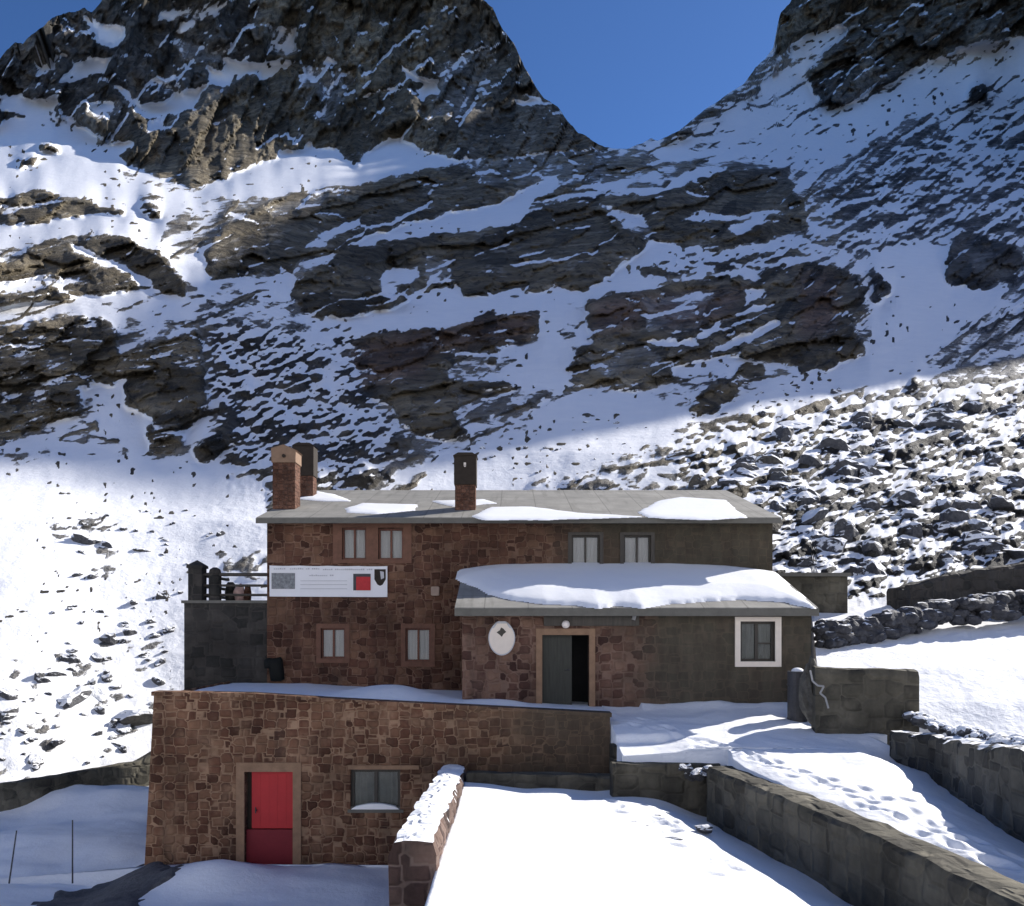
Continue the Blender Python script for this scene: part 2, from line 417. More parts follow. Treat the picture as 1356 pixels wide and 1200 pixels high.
S_, R_, MS, MR, M0 = .85, -.85, .38, -.42, .06
layers = [
 # left peak
 (R_, [(-130,40),(-130,180),(0,168),(60,165),(75,150),(110,165),(140,180),(170,215),(230,240),(260,250),(300,225),(370,205),(400,195),(440,200),(470,215),(500,190),(520,183),(560,195),(600,212),(660,208),(720,200),(810,197),(810,-320),(-130,-320)]),
 (S_, [(110,18),(130,30),(165,37),(168,48),(150,64),(130,55),(118,35)]),
 (S_, [(76,56),(95,85),(120,76),(146,80),(140,95),(115,106),(78,110),(84,97),(102,92),(84,75)]),
 (MS, [(50,65),(78,60),(70,95),(50,100),(45,80)]),
 (MS, [(0,125),(45,130),(50,150),(20,152),(0,145)]), (MS, [(40,130),(78,125),(78,160),(50,172),(0,188),(0,160),(35,155)]),
 (.2, [(210,15),(250,8),(300,2),(290,15),(262,32),(238,47),(233,40),(255,22),(212,30)]),
 (S_, [(292,74),(335,82),(400,77),(380,90),(345,106),(335,95),(320,100),(300,114),(280,110),(270,88),(300,96)]),
 (S_, [(143,112),(165,116),(187,142),(212,136),(240,124),(277,114),(255,137),(225,152),(190,157),(178,146),(168,130)]),
 (M0, [(115,150),(135,128),(165,140),(162,152),(130,158)]), (M0, [(200,100),(240,118),(235,128),(210,120)]),
 (S_, [(122,197),(170,184),(180,190),(160,207),(165,227),(138,217)]), (S_, [(200,158),(222,153),(216,172),(193,177)]),
 (S_, [(530,88),(545,95),(570,104),(600,108),(590,121),(565,126),(560,137),(550,122),(560,111),(533,99)]),
 (MS, [(470,128),(515,113),(541,122),(528,121),(510,119),(480,133)]), (M0, [(552,147),(590,126),(602,136),(575,152),(558,157)]),
 (S_, [(680,134),(718,131),(716,137),(680,139)]), (M0, [(350,30),(390,33),(397,60),(402,72),(350,72)]),
 (MS, [(430,75),(452,80),(446,85),(431,84)]), (-.15, [(400,85),(470,95),(440,165),(400,150)]), (-.1, [(230,55),(330,60),(290,85),(240,80)]),
 (-.2, [(560,160),(640,150),(660,60),(600,70)]),
 (R_, [(240,165),(335,93),(352,130),(370,165),(370,207),(310,227),(300,237),(240,242),(220,227),(160,207),(175,190),(200,180)]),
 # upper left snowfield
 (S_, [(-130,178),(0,172),(60,165),(110,170),(165,242),(255,260),(218,300),(205,328),(238,350),(180,320),(140,310),(80,320),(0,324),(-130,335)]),
 (R_, [(-130,262),(0,260),(60,252),(95,258),(132,268),(136,281),(70,293),(0,297),(-130,300)]), (MS, [(0,272),(50,270),(50,276),(0,285)]),
 (R_, [(50,190),(75,194),(82,203),(55,201)]), (R_, [(28,212),(48,208),(45,221),(25,223)]), (R_, [(130,272),(160,278),(162,286),(140,281)]),
 (R_, [(190,272),(212,270),(213,290),(195,292)]), (M0, [(180,255),(225,260),(210,275),(185,270)]),
 (S_, [(305,228),(370,207),(400,195),(408,186),(425,198),(445,195),(460,215),(475,221),(500,192),(515,181),(540,192),(600,212),(630,210),(540,226),(470,243),(400,251),(350,254),(300,264),(258,260),(300,240)]),
 (R_, [(455,203),(475,205),(475,222),(462,215)]), (.02, [(215,302),(250,264),(330,258),(345,262),(300,292),(260,320),(230,332)]),
 # strata one
 (-.8, [(275,330),(300,298),(350,270),(400,256),(480,244),(560,226),(640,212),(720,205),(800,200),(850,215),(830,237),(770,247),(720,266),(690,262),(660,272),(600,285),(545,296),(500,311),(440,336),(392,346),(385,362),(330,366),(290,371),(270,352)]),
 (-.1, [(620,215),(720,206),(800,200),(860,200),(900,220),(830,240),(760,245),(700,250),(640,245)]), (-.15, [(350,272),(470,246),(440,265),(360,290)]),
 (.25, [(400,330),(440,300),(480,285),(470,300),(430,325)]),
 (S_, [(455,328),(500,310),(545,294),(600,283),(660,269),(690,254),(740,233),(737,246),(707,270),(690,283),(712,278),(690,291),(640,303),(590,312),(540,314),(480,324)]),
 (S_, [(386,362),(372,350),(365,375),(336,392),(382,398),(397,386)]), (.45, [(228,350),(290,318),(325,298),(272,335),(276,362),(292,382),(272,397),(250,372)]),
 # strata two: the big cliff
 (R_, [(393,372),(460,329),(540,315),(640,304),(690,293),(704,280),(760,263),(830,259),(900,236),(960,220),(1045,222),(1050,250),(1073,276),(1070,300),(1010,319),(960,331),(900,326),(860,321),(830,346),(800,371),(770,386),(735,376),(720,386),(680,384),(640,391),(610,386),(600,376),(560,386),(540,396),(500,411),(440,421),(400,413),(388,390)]),
 (.25, [(500,365),(520,352),(550,354),(562,365),(530,382),(520,397),(504,386)]), (-.1, [(560,335),(600,345),(600,372),(565,380)]),
 (MS, [(960,301),(1000,291),(1046,290),(1000,302),(975,313)]), (MS, [(898,291),(930,280),(960,286),(1020,278),(1062,274),(1010,290),(940,294)]),
 (.0, [(850,212),(950,213),(1045,222),(960,227),(880,242)]), (S_, [(818,257),(880,246),(920,225),(962,222),(942,236),(900,247),(850,260)]),
 (.15, [(790,270),(850,285),(870,320),(840,310)]),
 # ledge below it
 (.5, [(400,427),(500,413),(560,389),(605,379),(612,389),(680,393),(720,389),(760,381),(775,389),(800,373),(830,347),(860,323),(910,330),(960,333),(1050,319),(1080,300),(1092,327),(1000,362),(900,372),(800,387),(780,397),(700,411),(640,426),(540,441),(480,446),(420,452)]),
 (.08, [(850,342),(960,335),(1080,320),(1070,340),(940,362),(850,371)]), (.12, [(400,425),(470,425),(450,450),(400,450)]),
 # strata three, left
 (R_, [(462,457),(490,442),(530,440),(600,430),(650,415),(715,412),(712,442),(690,453),(660,460),(650,482),(690,497),(680,512),(620,532),(600,547),(622,577),(590,582),(555,572),(530,562),(520,537),(490,522),(470,492)]),
 (.1, [(620,470),(650,460),(640,480),(690,490),(660,505),(600,505),(590,490)]), (-.05, [(600,520),(700,510),(730,520),(700,550),(640,560),(610,545)]),
 (S_, [(718,410),(748,413),(738,440),(762,470),(747,512),(700,517),(660,503),(690,476),(710,456)]), (.2, [(740,410),(800,410),(770,440),(745,440)]),
 # strata three, right
 (R_, [(780,397),(840,386),(900,373),(960,366),(1000,373),(1020,356),(1060,347),(1100,350),(1140,370),(1149,410),(1131,431),(1142,461),(1100,491),(1065,501),(1060,486),(1010,476),(960,466),(950,476),(905,486),(890,496),(860,516),(820,516),(760,511),(750,491),(760,471),(785,451),(778,421)]),
 (MS, [(985,385),(1010,378),(1015,395),(990,402)]), (S_, [(940,430),(1000,405),(1028,405),(960,422),(935,450),(925,445)]), (S_, [(952,457),(1030,424),(1036,432),(960,464),(938,468)]),
 (S_, [(850,447),(920,450),(932,458),(870,456)]), (.4, [(885,487),(960,470),(1000,478),(960,502),(900,502)]), (-.1, [(850,395),(950,385),(920,440),(860,440)]),
 (-.15, [(760,470),(850,455),(880,480),(800,500)]),
 (R_, [(1065,475),(1140,450),(1146,466),(1110,491),(1065,501)]), (R_, [(975,485),(1000,480),(1019,488),(1010,499),(975,499)]),
 (R_, [(914,540),(940,510),(979,504),(976,526),(950,546),(920,554)]), (R_, [(1170,488),(1188,484),(1190,500),(1174,502)]), (R_, [(1186,496),(1214,496),(1216,514),(1192,518)]),
 (R_, [(1152,362),(1178,360),(1184,396),(1160,402)]), (R_, [(1207,424),(1222,422),(1224,448),(1210,450)]),
 # right peak and slope
 (.24, [(862,200),(990,112),(1040,92),(1088,75),(1070,105),(1080,140),(1100,147),(1200,107),(1300,62),(1356,52),(1490,40),(1490,220),(1280,230),(1200,180),(1100,230),(1000,216),(900,216)]),
 (.42, [(1100,160),(1220,105),(1330,70),(1300,110),(1180,165),(1090,215),(1060,210)]),
 (R_, [(1025,-330),(1029,67),(1050,62),(1110,36),(1126,40),(1100,66),(1068,102),(1080,127),(1100,144),(1130,131),(1200,92),(1290,56),(1356,46),(1490,28),(1490,-330)]),
 (.6, [(1046,63),(1070,45),(1110,34),(1122,40),(1080,61)]), (MS, [(1215,58),(1245,42),(1240,50),(1218,62)]), (MS, [(1178,50),(1190,50),(1186,58)]),
 (-.35, [(868,190),(900,172),(985,110),(1030,67),(1050,77),(1000,122),(930,167),(890,192)]),
 (-.05, [(1060,260),(1100,222),(1200,160),(1240,150),(1260,210),(1250,290),(1180,318),(1080,300)]),
 (.08, [(1250,170),(1356,120),(1490,100),(1490,300),(1260,300)]), (R_, [(1278,132),(1290,108),(1304,112),(1310,130)]),
 (.02, [(1060,310),(1250,290),(1356,285),(1490,290),(1490,330),(1270,330),(1100,332)]),
 (S_, [(1148,330),(1255,326),(1256,382),(1330,382),(1370,384),(1290,452),(1230,472),(1150,472),(1150,420),(1182,382)]),
 (R_, [(1254,345),(1262,312),(1280,300),(1300,312),(1325,318),(1356,338),(1346,376),(1330,372),(1300,382),(1255,381)]),
 (.0, [(1225,475),(1290,420),(1356,370),(1490,300),(1490,520),(1250,515)]),
 (.42, [(930,555),(980,525),(1050,500),(1150,470),(1230,475),(1200,520),(1080,540),(960,570)]),
 (.05, [(690,645),(900,562),(1000,545),(1100,525),(1250,512),(1490,500),(1490,760),(1356,760),(1160,800),(1000,800),(950,655)]),
 (-.18, [(1035,650),(1150,600),(1356,570),(1490,560),(1490,760),(1356,745),(1180,772),(1040,740)]),
 (.55, [(930,600),(980,570),(1150,545),(1160,570),(1020,590),(960,640)]),
 # left middle rocks
 (-.75, [(-130,350),(20,346),(60,319),(110,308),(160,312),(210,331),(240,371),(246,391),(200,379),(150,386),(80,396),(0,411),(-130,425)]),
 (.5, [(95,322),(150,344),(202,376),(190,378),(140,350),(100,332)]), (.35, [(0,376),(60,366),(120,372),(60,382),(0,392)]),
 (.2, [(-130,425),(0,402),(80,396),(200,386),(252,396),(230,420),(100,425),(0,440),(-130,450)]),
 (-.55, [(-130,445),(30,432),(100,416),(150,425),(156,468),(200,455),(262,440),(277,480),(272,540),(252,560),(240,592),(225,602),(190,602),(200,560),(165,546),(160,506),(130,516),(100,510),(110,546),(60,562),(0,587),(-130,605)]),
 (R_, [(60,440),(150,435),(152,490),(165,500),(140,515),(100,505),(90,480)]), (R_, [(165,500),(210,480),(270,490),(270,540),(180,545),(160,520)]), (-.5, [(0,500),(50,490),(60,560),(0,580)]),
 (S_, [(118,505),(150,511),(165,499),(166,540),(202,552),(190,602),(150,582),(130,562)]),
 (-.02, [(262,402),(400,425),(460,462),(490,522),(520,562),(590,592),(500,650),(400,652),(350,640),(300,602),(272,540)]),
 (.5, [(325,450),(345,460),(340,540),(325,560)]), (.5, [(400,440),(440,440),(470,520),(480,560),(455,560)]),
 (R_, [(260,592),(290,571),(316,567),(312,590),(280,609),(265,607)]), (-.3, [(390,640),(430,560),(470,560),(500,640)]), (R_,[(510,580),(545,575),(540,600),(515,605)]),
 (.0, [(355,690),(365,620),(400,600),(440,640),(440,690)]),
 # lower snow
 (.62, [(-130,612),(0,592),(60,581),(120,592),(200,612),(262,612),(330,625),(355,660),(358,690),(240,692),(0,662),(-130,672)]), (.1, [(-130,600),(0,600),(70,592),(60,615),(-130,640)]),
 (.55, [(545,650),(580,610),(620,592),(700,572),(730,535),(760,522),(860,525),(925,552),(880,582),(800,612),(700,640),(600,690)]),
 (.75, [(-130,660),(0,660),(240,680),(360,690),(360,800),(200,872),(0,905),(-130,910)]),
 (.20, [(-130,880),(0,870),(150,850),(260,815),(260,1020),(0,1050),(-130,1060)]), (.2, [(60,690),(170,680),(160,770),(80,765)]), (.05, [(285,735),(355,720),(355,770),(300,765)]),
 (.95, [(1040,800),(1160,792),(1300,770),(1490,770),(1490,1080),(1040,1080)]),
]
for val, pts in layers: fill(bias, pts, val)
for pts in ([(460,455),(575,432),(640,418),(716,412),(700,450),(570,470),(560,500),(480,510)], [(780,400),(860,388),(850,430),(785,445)], [(850,395),(1000,380),(960,420),(880,440)], [(1060,360),(1110,360),(1110,440),(1060,450)]): fill(warmc, pts, .7)
fill(tintc, [(-130,0),(-130,170),(240,160),(340,95),(350,0)], .75)
fill(tintc, [(900,190),(1030,100),(1490,90),(1490,800),(950,800),(1160,500),(1100,260)], .95)
fill(tintc, [(270,400),(470,450),(560,640),(300,640)], .9)
fill(tintc, [(-130,600),(360,600),(360,1080),(-130,1080)], .7)
fill(tintc, [(620,-50),(700,60),(810,197),(620,210),(560,100)], .55)
fill(tintc, [(1040,-330),(1490,-330),(1490,40),(1200,95),(1100,140)], .6)

# break the outlines, then add the small-scale mottle that follows the bedding
wx = fbm(uu / 30, vv / 22, 4, .6, 3) * 13; wy = fbm(uu / 30, vv / 22, 4, .6, 9) * 9
def sample(arr, u, v):
    x = np.clip(u - U0, 0, arr.shape[1] - 1.001); y = np.clip(v - V0, 0, arr.shape[0] - 1.001)
    xi = x.astype(int); yi = y.astype(int); xf = x - xi; yf = y - yi
    return (arr[yi, xi] * (1 - xf) + arr[yi, xi + 1] * xf) * (1 - yf) + (arr[yi + 1, xi] * (1 - xf) + arr[yi + 1, xi + 1] * xf) * yf
bias = blur(sample(bias, uu + wx, vv + wy), 1)
warmc = blur(sample(warmc, uu + wx, vv + wy), 8); tintc = blur(tintc, 14)

def aniso(deg, lx, ly, seed, o=5, **k):
    a, b_ = rotc(uu, vv, deg); return fbm(a / lx, b_ / ly, o, .58, seed, **k)
n_c = aniso(14, 52, 17, 20); n_r = aniso(37, 52, 9, 30); n_l = aniso(18, 38, 17, 40); n_p = aniso(62, 46, 18, 50); n_i = aniso(24, 21, 12, 60)
w_r = sstep(uu + vv * .0, 960, 1090) * (1 - sstep(vv, 400, 520)); w_p = (1 - sstep(vv, 190, 250)) * (1 - sstep(uu, 700, 860))
w_i = np.maximum(sstep(vv, 480, 560) * sstep(uu, 560, 700), sstep(uu, 250, 300) * (1 - sstep(uu, 480, 560)) * sstep(vv, 400, 450))
w_l = (1 - sstep(uu, 240, 320)) * sstep(vv, 380, 450)
mott = n_c
for w_, n_ in ((w_l, n_l), (w_i, n_i), (w_r, n_r), (w_p, n_p)): mott = mott * (1 - w_) + n_ * w_
def cells(deg, lx, ly, seed, warp=.35, dome=False, sl=np.s_[:, :], tone=False):
    """faceted blocks: every cell is a plane with its own offset and tilt; dome=True gives separate boulders of mixed size"""
    a, b_ = rotc(uu[sl], vv[sl], deg); a = a / lx; b_ = b_ / ly
    a = a + warp * fbm(a * 1.3, b_ * 1.3, 3, .6, seed + 1); b_ = b_ + warp * fbm(a * 1.1 + 7, b_ * 1.2, 3, .6, seed + 2)
    ia = np.floor(a).astype(np.int64); ib = np.floor(b_).astype(np.int64)
    best = np.full(a.shape, 9.0); out = np.zeros(a.shape); ton = np.zeros(a.shape)
    for da in (-1, 0, 1):
        for db in (-1, 0, 1):
            h = _perm[(_perm[(ia + da + seed * 57) & 4095] + ib + db) & 4095]
            r = [((h * k_ + 1013 * k_) % 4093) / 4093.0 for k_ in (7, 13, 29, 37, 53)]
            dx = a - (ia + da + .15 + .7 * r[0]); dy = b_ - (ib + db + .15 + .7 * r[1])
            if dome:
                rad = .25 + .75 * r[2] ** 2
                d = np.abs(dx) + .15 * dx + np.abs(dy) * (1.0 + .3 * (r[3] - .5)) + .5 * np.maximum(np.abs(dx), np.abs(dy))
                out = np.maximum(out, np.clip(rad - d * .62, 0, 1) ** .8 * (r[4] > .25))
            else:
                d = np.maximum(np.abs(dx), np.abs(dy)) + .35 * (np.abs(dx) + np.abs(dy)); m_ = d < best
                out = np.where(m_, (r[2] - .5) * 1.5 + (r[3] - .5) * 1.3 * dx + ((r[4] - .35) * 1.6) * dy, out); best = np.where(m_, d, best)
                if tone: ton = np.where(m_, r[0], ton)
    return (out, ton) if tone else out
tonec = np.full(uu.shape, .5)
def facet(deg, lx, ly, sd, sl=np.s_[:, :]):
    big_, t1 = cells(deg, lx, ly, sd, sl=sl, tone=True); med_, t2 = cells(deg + 5, lx * .42, ly * .45, sd + 5, sl=sl, tone=True)
    tonec[sl] = .45 * t1 + .55 * t2
    out = np.zeros(uu.shape); out[sl] = big_ + .5 * med_ + .24 * cells(deg - 8, lx * .17, ly * .2, sd + 9, sl=sl); return out
f_mid = facet(13, 120, 46, 100, np.s_[340:900, :]); f_peak = facet(64, 95, 44, 130, np.s_[:460, :1010]); f_right = facet(36, 80, 30, 150, np.s_[:730, 1060:])
rel_rock = f_mid * (1 - w_r) * (1 - w_p) + f_peak * w_p * (1 - w_r) + f_right * w_r
sof = fbm(uu / 60, vv / 45, 4, .5, 120)
scree = np.zeros(uu.shape)
for pts, val in (([(880,600),(1000,545),(1150,520),(1250,512),(1490,500),(1490,770),(1356,750),(1160,800),(1000,800),(950,655)], 1.0),
                 ([(1060,270),(1240,160),(1490,110),(1490,330),(1080,335)], .25), ([(272,420),(460,470),(520,570),(490,650),(300,640)], .8), ([(850,342),(960,335),(1080,320),(1070,340),(940,362),(850,371)], .8),
                 ([(400,425),(470,425),(500,500),(460,460)], .7)): fill(scree, pts, val)
scree = blur(scree, 12)
rel_s = np.zeros(uu.shape); q_ = np.s_[300:1010, 360:]
rel_s[q_] = 1.0 * cells(24, 34, 20, 170, .3, True, q_) + .55 * cells(15, 15, 9.5, 176, .3, True, q_) + .3 * cells(30, 8, 5.5, 182, .3, True, q_)
hf = np.gradient(boxblur(rel_rock, 1), axis=0); hf = hf / hf.std()
cover = bias + mott * (.62 - .45 * scree) * (1 - .55 * sstep(-bias, .5, .8))
cover += ((.62 + .3 * w_p) * np.clip(hf - 1.0 + .25 * w_p, 0, 1.6) - .35 * np.clip(-hf - .6, 0, 1.6)) * (1 - scree) * (1 - .85 * sstep(bias, .25, .6))
hs = np.gradient(boxblur(rel_s, 1), axis=0); hs = hs / hs.std()
cover = cover + scree * (.30 + .45 * fbm(uu / 80, vv / 50, 3, .5, 95) - 1.5 * np.clip(rel_s, 0, .45) + .85 * np.clip(hs, -1.2, 1.5))
# thin snow caught on cracks of the solid rock, dark stones poking out of the snow
crack = aniso(13, 70, 9, 70, 4, ridged=True); crack2 = aniso(30, 50, 8, 76, 4, ridged=True)
crk = crack * (1 - w_r) * (1 - w_p) + crack2 * np.clip(w_r + w_p, 0, 1)
cover += sstep(crk, .46, .70) * .6 * (bias < -.2)
pts_ = perlin(uu / 9, vv / 6.5, 90); msk = sstep(fbm(uu / 60, vv / 40, 3, .5, 91), -.12, .2)
cover -= sstep(pts_, .42, .62) * 1.5 * msk * (bias > .3) * (bias < .9)
cover = np.clip(cover, -1.2, 1.2)
rockm = blur(sstep(-cover, -.25, .35), 2)
rock_big = blur(sstep(-bias, -.1, .5), 6)

# distance profile, and the local steepening on rock / flattening on snow ledges
vC = [-420, -150, 0, 100, 200, 300, 400, 500, 600, 690, 760, 830, 1000, 1060, 1200]
yC = [480, 455, 432, 405, 345, 200, 125, 84, 58, 46, 41, 37.5, 31, 29.5, 26]
vR = [-420, -150, 0, 100, 200, 300, 400, 500, 600, 690, 760, 800, 830, 860, 885, 930, 980, 1000, 1080, 1150, 1200]
yR = [480, 455, 432, 405, 345, 200, 125, 80, 52, 37.5, 31.5, 28.5, 26, 23.7, 22.1, 20.3, 19.0, 18.6, 14, 11, 9]
vL = [-420, -150, 0, 100, 170, 200, 250, 300, 340, 400, 500, 600, 690, 760, 830, 1000, 1060, 1200]
yL = [470, 445, 425, 405, 380, 345, 255, 170, 128, 104, 76, 58, 46, 41, 37.5, 31, 29.5, 26]
_vg = np.arange(-460.0, 1260.0)
def smooth_tab(vx, yx):
    y = np.interp(_vg, vx, np.log(yx)); k_ = 35
    p = np.convolve(np.pad(y, k_, mode='edge'), np.ones(2 * k_ + 1) / (2 * k_ + 1), 'valid'); p = np.convolve(np.pad(p, 17, mode='edge'), np.ones(35) / 35, 'valid')
    w = sstep(_vg, 430, 600); return p * (1 - w) + y * w
tC, tR, tL = smooth_tab(vC, yC), smooth_tab(vR, yR), smooth_tab(vL, yL)
def lnY0(u, v):
    a = np.interp(v, _vg, tC); b_ = np.interp(v, _vg, tR); w = sstep(u, 600, 1000)
    near = 1 - .47 * sstep(u, 1380, 1750)  # unseen right ridge drawn closer so that it blocks the sun
    l_ = np.interp(v, _vg, tL); wl = 1 - sstep(u, 250, 620); a = a * (1 - wl) + l_ * wl
    bowl = (1 - .22 * (1 - sstep(u, -100, 600)) * (1 - sstep(v, 350, 600))) * (1 - .10 * (1 - sstep(u, -60, 260)) * sstep(v, 560, 680))
    far_ = 1 + .28 * sstep(u, 880, 1070) * (1 - sstep(u, 1330, 1500)) * (1 - sstep(v, 100, 330))
    return a * (1 - w) + b_ * w + np.log(near) * (1 - sstep(v, 350, 650)) + np.log(bowl * far_)
L0 = lnY0(uu, vv)
g0 = np.gradient(L0, axis=0)                        # negative: distance falls as v grows
wgt = 1.55 - 1.25 * rock_big * .75 - 1.25 * .25 * rockm
wgt = wgt * (1 + .25 * (1 - rock_big) * 0)
act = (1 - sstep(vv, 570, 665))
Li = np.cumsum(g0 * wgt, axis=0)
res = L0 - Li
D = -res
D = D - vblur(vblur(D, 30), 30); D = vblur(D.T, 5).T                     # only local steps remain, column by column
Lf = L0 + np.clip(D, -.10, .10) * act
# relief: blocks, ribs and ledges on the rock, soft rolls on the snow
rock_s = blur(sstep(-(bias + mott * .3), -.12, .32), 2)
rel = rock_s * (1 - scree) * (.030 * rel_rock + .026) + scree * .034 * rel_s + .004 * sof + .0015 * mott * (1 - rockm)
big = fbm(uu / 150, vv / 120, 4, .5, 140) * .02 * act
Lf = Lf - rel - big

# ------------------------------------------------------------------ mountain mesh
ucols = np.concatenate([np.arange(-900, -80, 20), np.arange(-80, 1436, 2.0), np.arange(1436, 2700, 12)])
def vbot(u):
    return np.interp(u, [-900, 0, 205, 235, 290, 368, 400, 1003, 1018, 1074, 1082, 1120, 1204, 1356, 1600, 2700], [1075, 1047, 1011, 1000, 830, 830, 705, 702, 800, 805, 884, 928, 956, 996, 1060, 1100])
sx, sy = zip(*SKY)
vs = np.interp(ucols, sx, sy)
jag = fbm(ucols / 26, ucols * 0 + 3.3, 5, .6, 150) * 7 * np.where((ucols > 780) & (ucols < 1000), .5, 1)
vs = vs + jag
vb = vbot(ucols)
vm = np.maximum(230, vs + 40); va = np.maximum(690, vm + 20); va = np.minimum(va, vb)
def span(a, b_, n): return a[None, :] + (b_ - a)[None, :] * np.linspace(0, 1, n)[:, None]
VV = np.vstack([span(vb, va, 130)[:-1], span(va, vm, 230)[:-1], span(vm, vs, 130)]); NR = VV.shape[0]
UU = np.repeat(ucols[None, :], NR, 0)
inside = (UU > U0 + 2) & (UU < U1 - 3) & (VV > V0 + 2) & (VV < V1 - 2)
wi = np.clip(np.minimum((UU - U0) / 60, (U1 - UU) / 60), 0, 1) * np.clip((VV - V0) / 60, 0, 1); wi = np.clip(wi, 0, 1)
LL = lnY0(UU, VV); o1 = fbm(UU / 70, VV / 50, 5, .55, 160) * .03
LL = LL * (1 - wi) + sample(Lf, UU, VV) * wi - o1 * (1 - wi)
YY = np.exp(LL)
yfloor = np.where((UU > 350) & (UU < 1000) & (VV > 670), 37.0, 0)
YY = np.maximum(YY, yfloor)
XX = (UU - CX) / F * YY; ZZ = (CY - VV) / F * YY
CO = sample(cover, UU, VV); TI = sample(tintc, UU, VV); WA = sample(warmc, UU, VV)
# rows closing the sheet: a drop below the lowest row, and the far side behind the ridge
def extra_row(i, dy, dz):
    return XX[i] * (1 + dy / YY[i]), YY[i] + dy, ZZ[i] + dz
b0 = extra_row(0, .0, -4.0); b1 = (XX[-1] + 0 * XX[-1], YY[-1] + 25, ZZ[-1] - 25); b2 = (XX[-1], YY[-1] + 160, ZZ[-1] - 260)
XX = np.vstack([b0[0], XX, b1[0], b2[0]]); YY2 = np.vstack([b0[1], YY, b1[1], b2[1]]); ZZ = np.vstack([b0[2], ZZ, b1[2], b2[2]])
CO, TI, WA = [np.vstack([a[0], a, a[-1], a[-1]]) for a in (CO, TI, WA)]; TO = sample(tonec * (1 - .45 * scree), UU, VV); TO = np.vstack([TO[0], TO, TO[-1], TO[-1]])
nr, nc = XX.shape
me = bpy.data.meshes.new('mountain')
co = np.stack([XX, YY2, ZZ], -1).reshape(-1, 3).astype(np.float32)
idx = np.arange(nr * nc).reshape(nr, nc)
q = np.stack([idx[:-1, :-1], idx[:-1, 1:], idx[1:, 1:], idx[1:, :-1]], -1).reshape(-1, 4).astype(np.int32)
me.vertices.add(len(co)); me.vertices.foreach_set('co', co.ravel())
me.loops.add(q.size); me.loops.foreach_set('vertex_index', q.ravel())
me.polygons.add(len(q)); me.polygons.foreach_set('loop_start', np.arange(0, q.size, 4, dtype=np.int32)); me.polygons.foreach_set('loop_total', np.full(len(q), 4, np.int32))
me.update(); me.validate()
for nm, arr in (('cover', CO), ('tint', TI), ('warm', WA), ('tone', TO), ('far', sstep(YY2, 60, 220))):
    a = me.attributes.new(nm, 'FLOAT', 'POINT'); a.data.foreach_set('value', arr.ravel().astype(np.float32))
mo = link('mountain', me, M['mountain'], None, True); tag(mo, 'snow streaked rocky mountain rising behind the refuge', None, None, 'structure')

def ground_at(u, v):                         # distance of the mountain surface seen at (u, v)
    Y = float(np.exp(sample(Lf, np.array([float(u)]), np.array([float(v)])))[0])
    return Y

# ------------------------------------------------------------------ snow sheets near the house
def sheet(name, x0, x1, y0, y1, step, zf, xl=None, xr=None, m='snow', skirt=1.0):
    """grid in plan; xl(y), xr(y) bound it sideways"""
    ny = int((y1 - y0) / step) + 1; nx = int((x1 - x0) / step) + 1
    ys = np.linspace(y0, y1, ny)[:, None] + np.zeros((1, nx)); s = np.linspace(0, 1, nx)[None, :] + np.zeros((ny, 1))
    a = xl(ys) if xl else np.full(ys.shape, x0); b_ = xr(ys) if xr else np.full(ys.shape, x1)
    xs = a + (b_ - a) * s; zs = zf(xs, ys)
    if skirt:
        f = lambda A: np.pad(A, 1, mode='edge')
        xs, ys, zs = f(xs), f(ys), f(zs); zs[0] -= skirt; zs[-1] -= skirt; zs[:, 0] -= skirt; zs[:, -1] -= skirt
    r, c = xs.shape
    me = bpy.data.meshes.new(name); co = np.stack([xs, ys, zs], -1).reshape(-1, 3)
    i = np.arange(r * c).reshape(r, c); q = np.stack([i[:-1, :-1], i[:-1, 1:], i[1:, 1:], i[1:, :-1]], -1).reshape(-1, 4)
    me.from_pydata(co.tolist(), [], q.tolist()); me.update()
    return tag(link(name, me, M[m], None, True), None, None, None, 'structure')

# line of the wall right of the snow plot, and of the retaining wall right of the path (plan)
WY = [6.5, 9.1, 10.5, 12.4, 14.5, 16.3, 17.4, 17.9]; WX = [5.75, 5.62, 5.52, 5.28, 4.92, 4.55, 4.40, 4.46]
RY = [6.5, 9.0, 12.7, 15.0, 17.0, 18.3, 19.0]; RX = [7.0, 7.25, 7.8, 8.3, 8.62, 8.45, 7.95]
wallx = lambda y: np.interp(y, WY, WX); retx = lambda y: np.interp(y, RY, RX)

prints = []
def footprints(p, q, n, side=.16, jit=.1):
    p, q = np.array(p, float), np.array(q, float); d = q - p; L = np.hypot(*d); d /= L; nrm = np.array([-d[1], d[0]])
    for i in range(n):
        c = p + d * L * (i + .5) / n + nrm * side * (1 if i % 2 else -1) + rng.normal(0, jit, 2)
        prints.append((c[0], c[1], math.atan2(d[1], d[0]) + rng.normal(0, .25)))
def press(x, y, z, lo=None):
    for px, py, a in prints:
        dx = x - px; dy = y - py
        m_ = (np.abs(dx) < .5) & (np.abs(dy) < .5)
        if not m_.any(): continue
        c, s = math.cos(a), math.sin(a); l = (dx * c + dy * s) / .17; w = (-dx * s + dy * c) / .085
        r2 = l * l + w * w
        z = z - .05 * np.exp(-r2 ** 1.6) * m_ + .012 * np.exp(-((np.sqrt(r2) - 1.7) / .45) ** 2) * m_
    return z

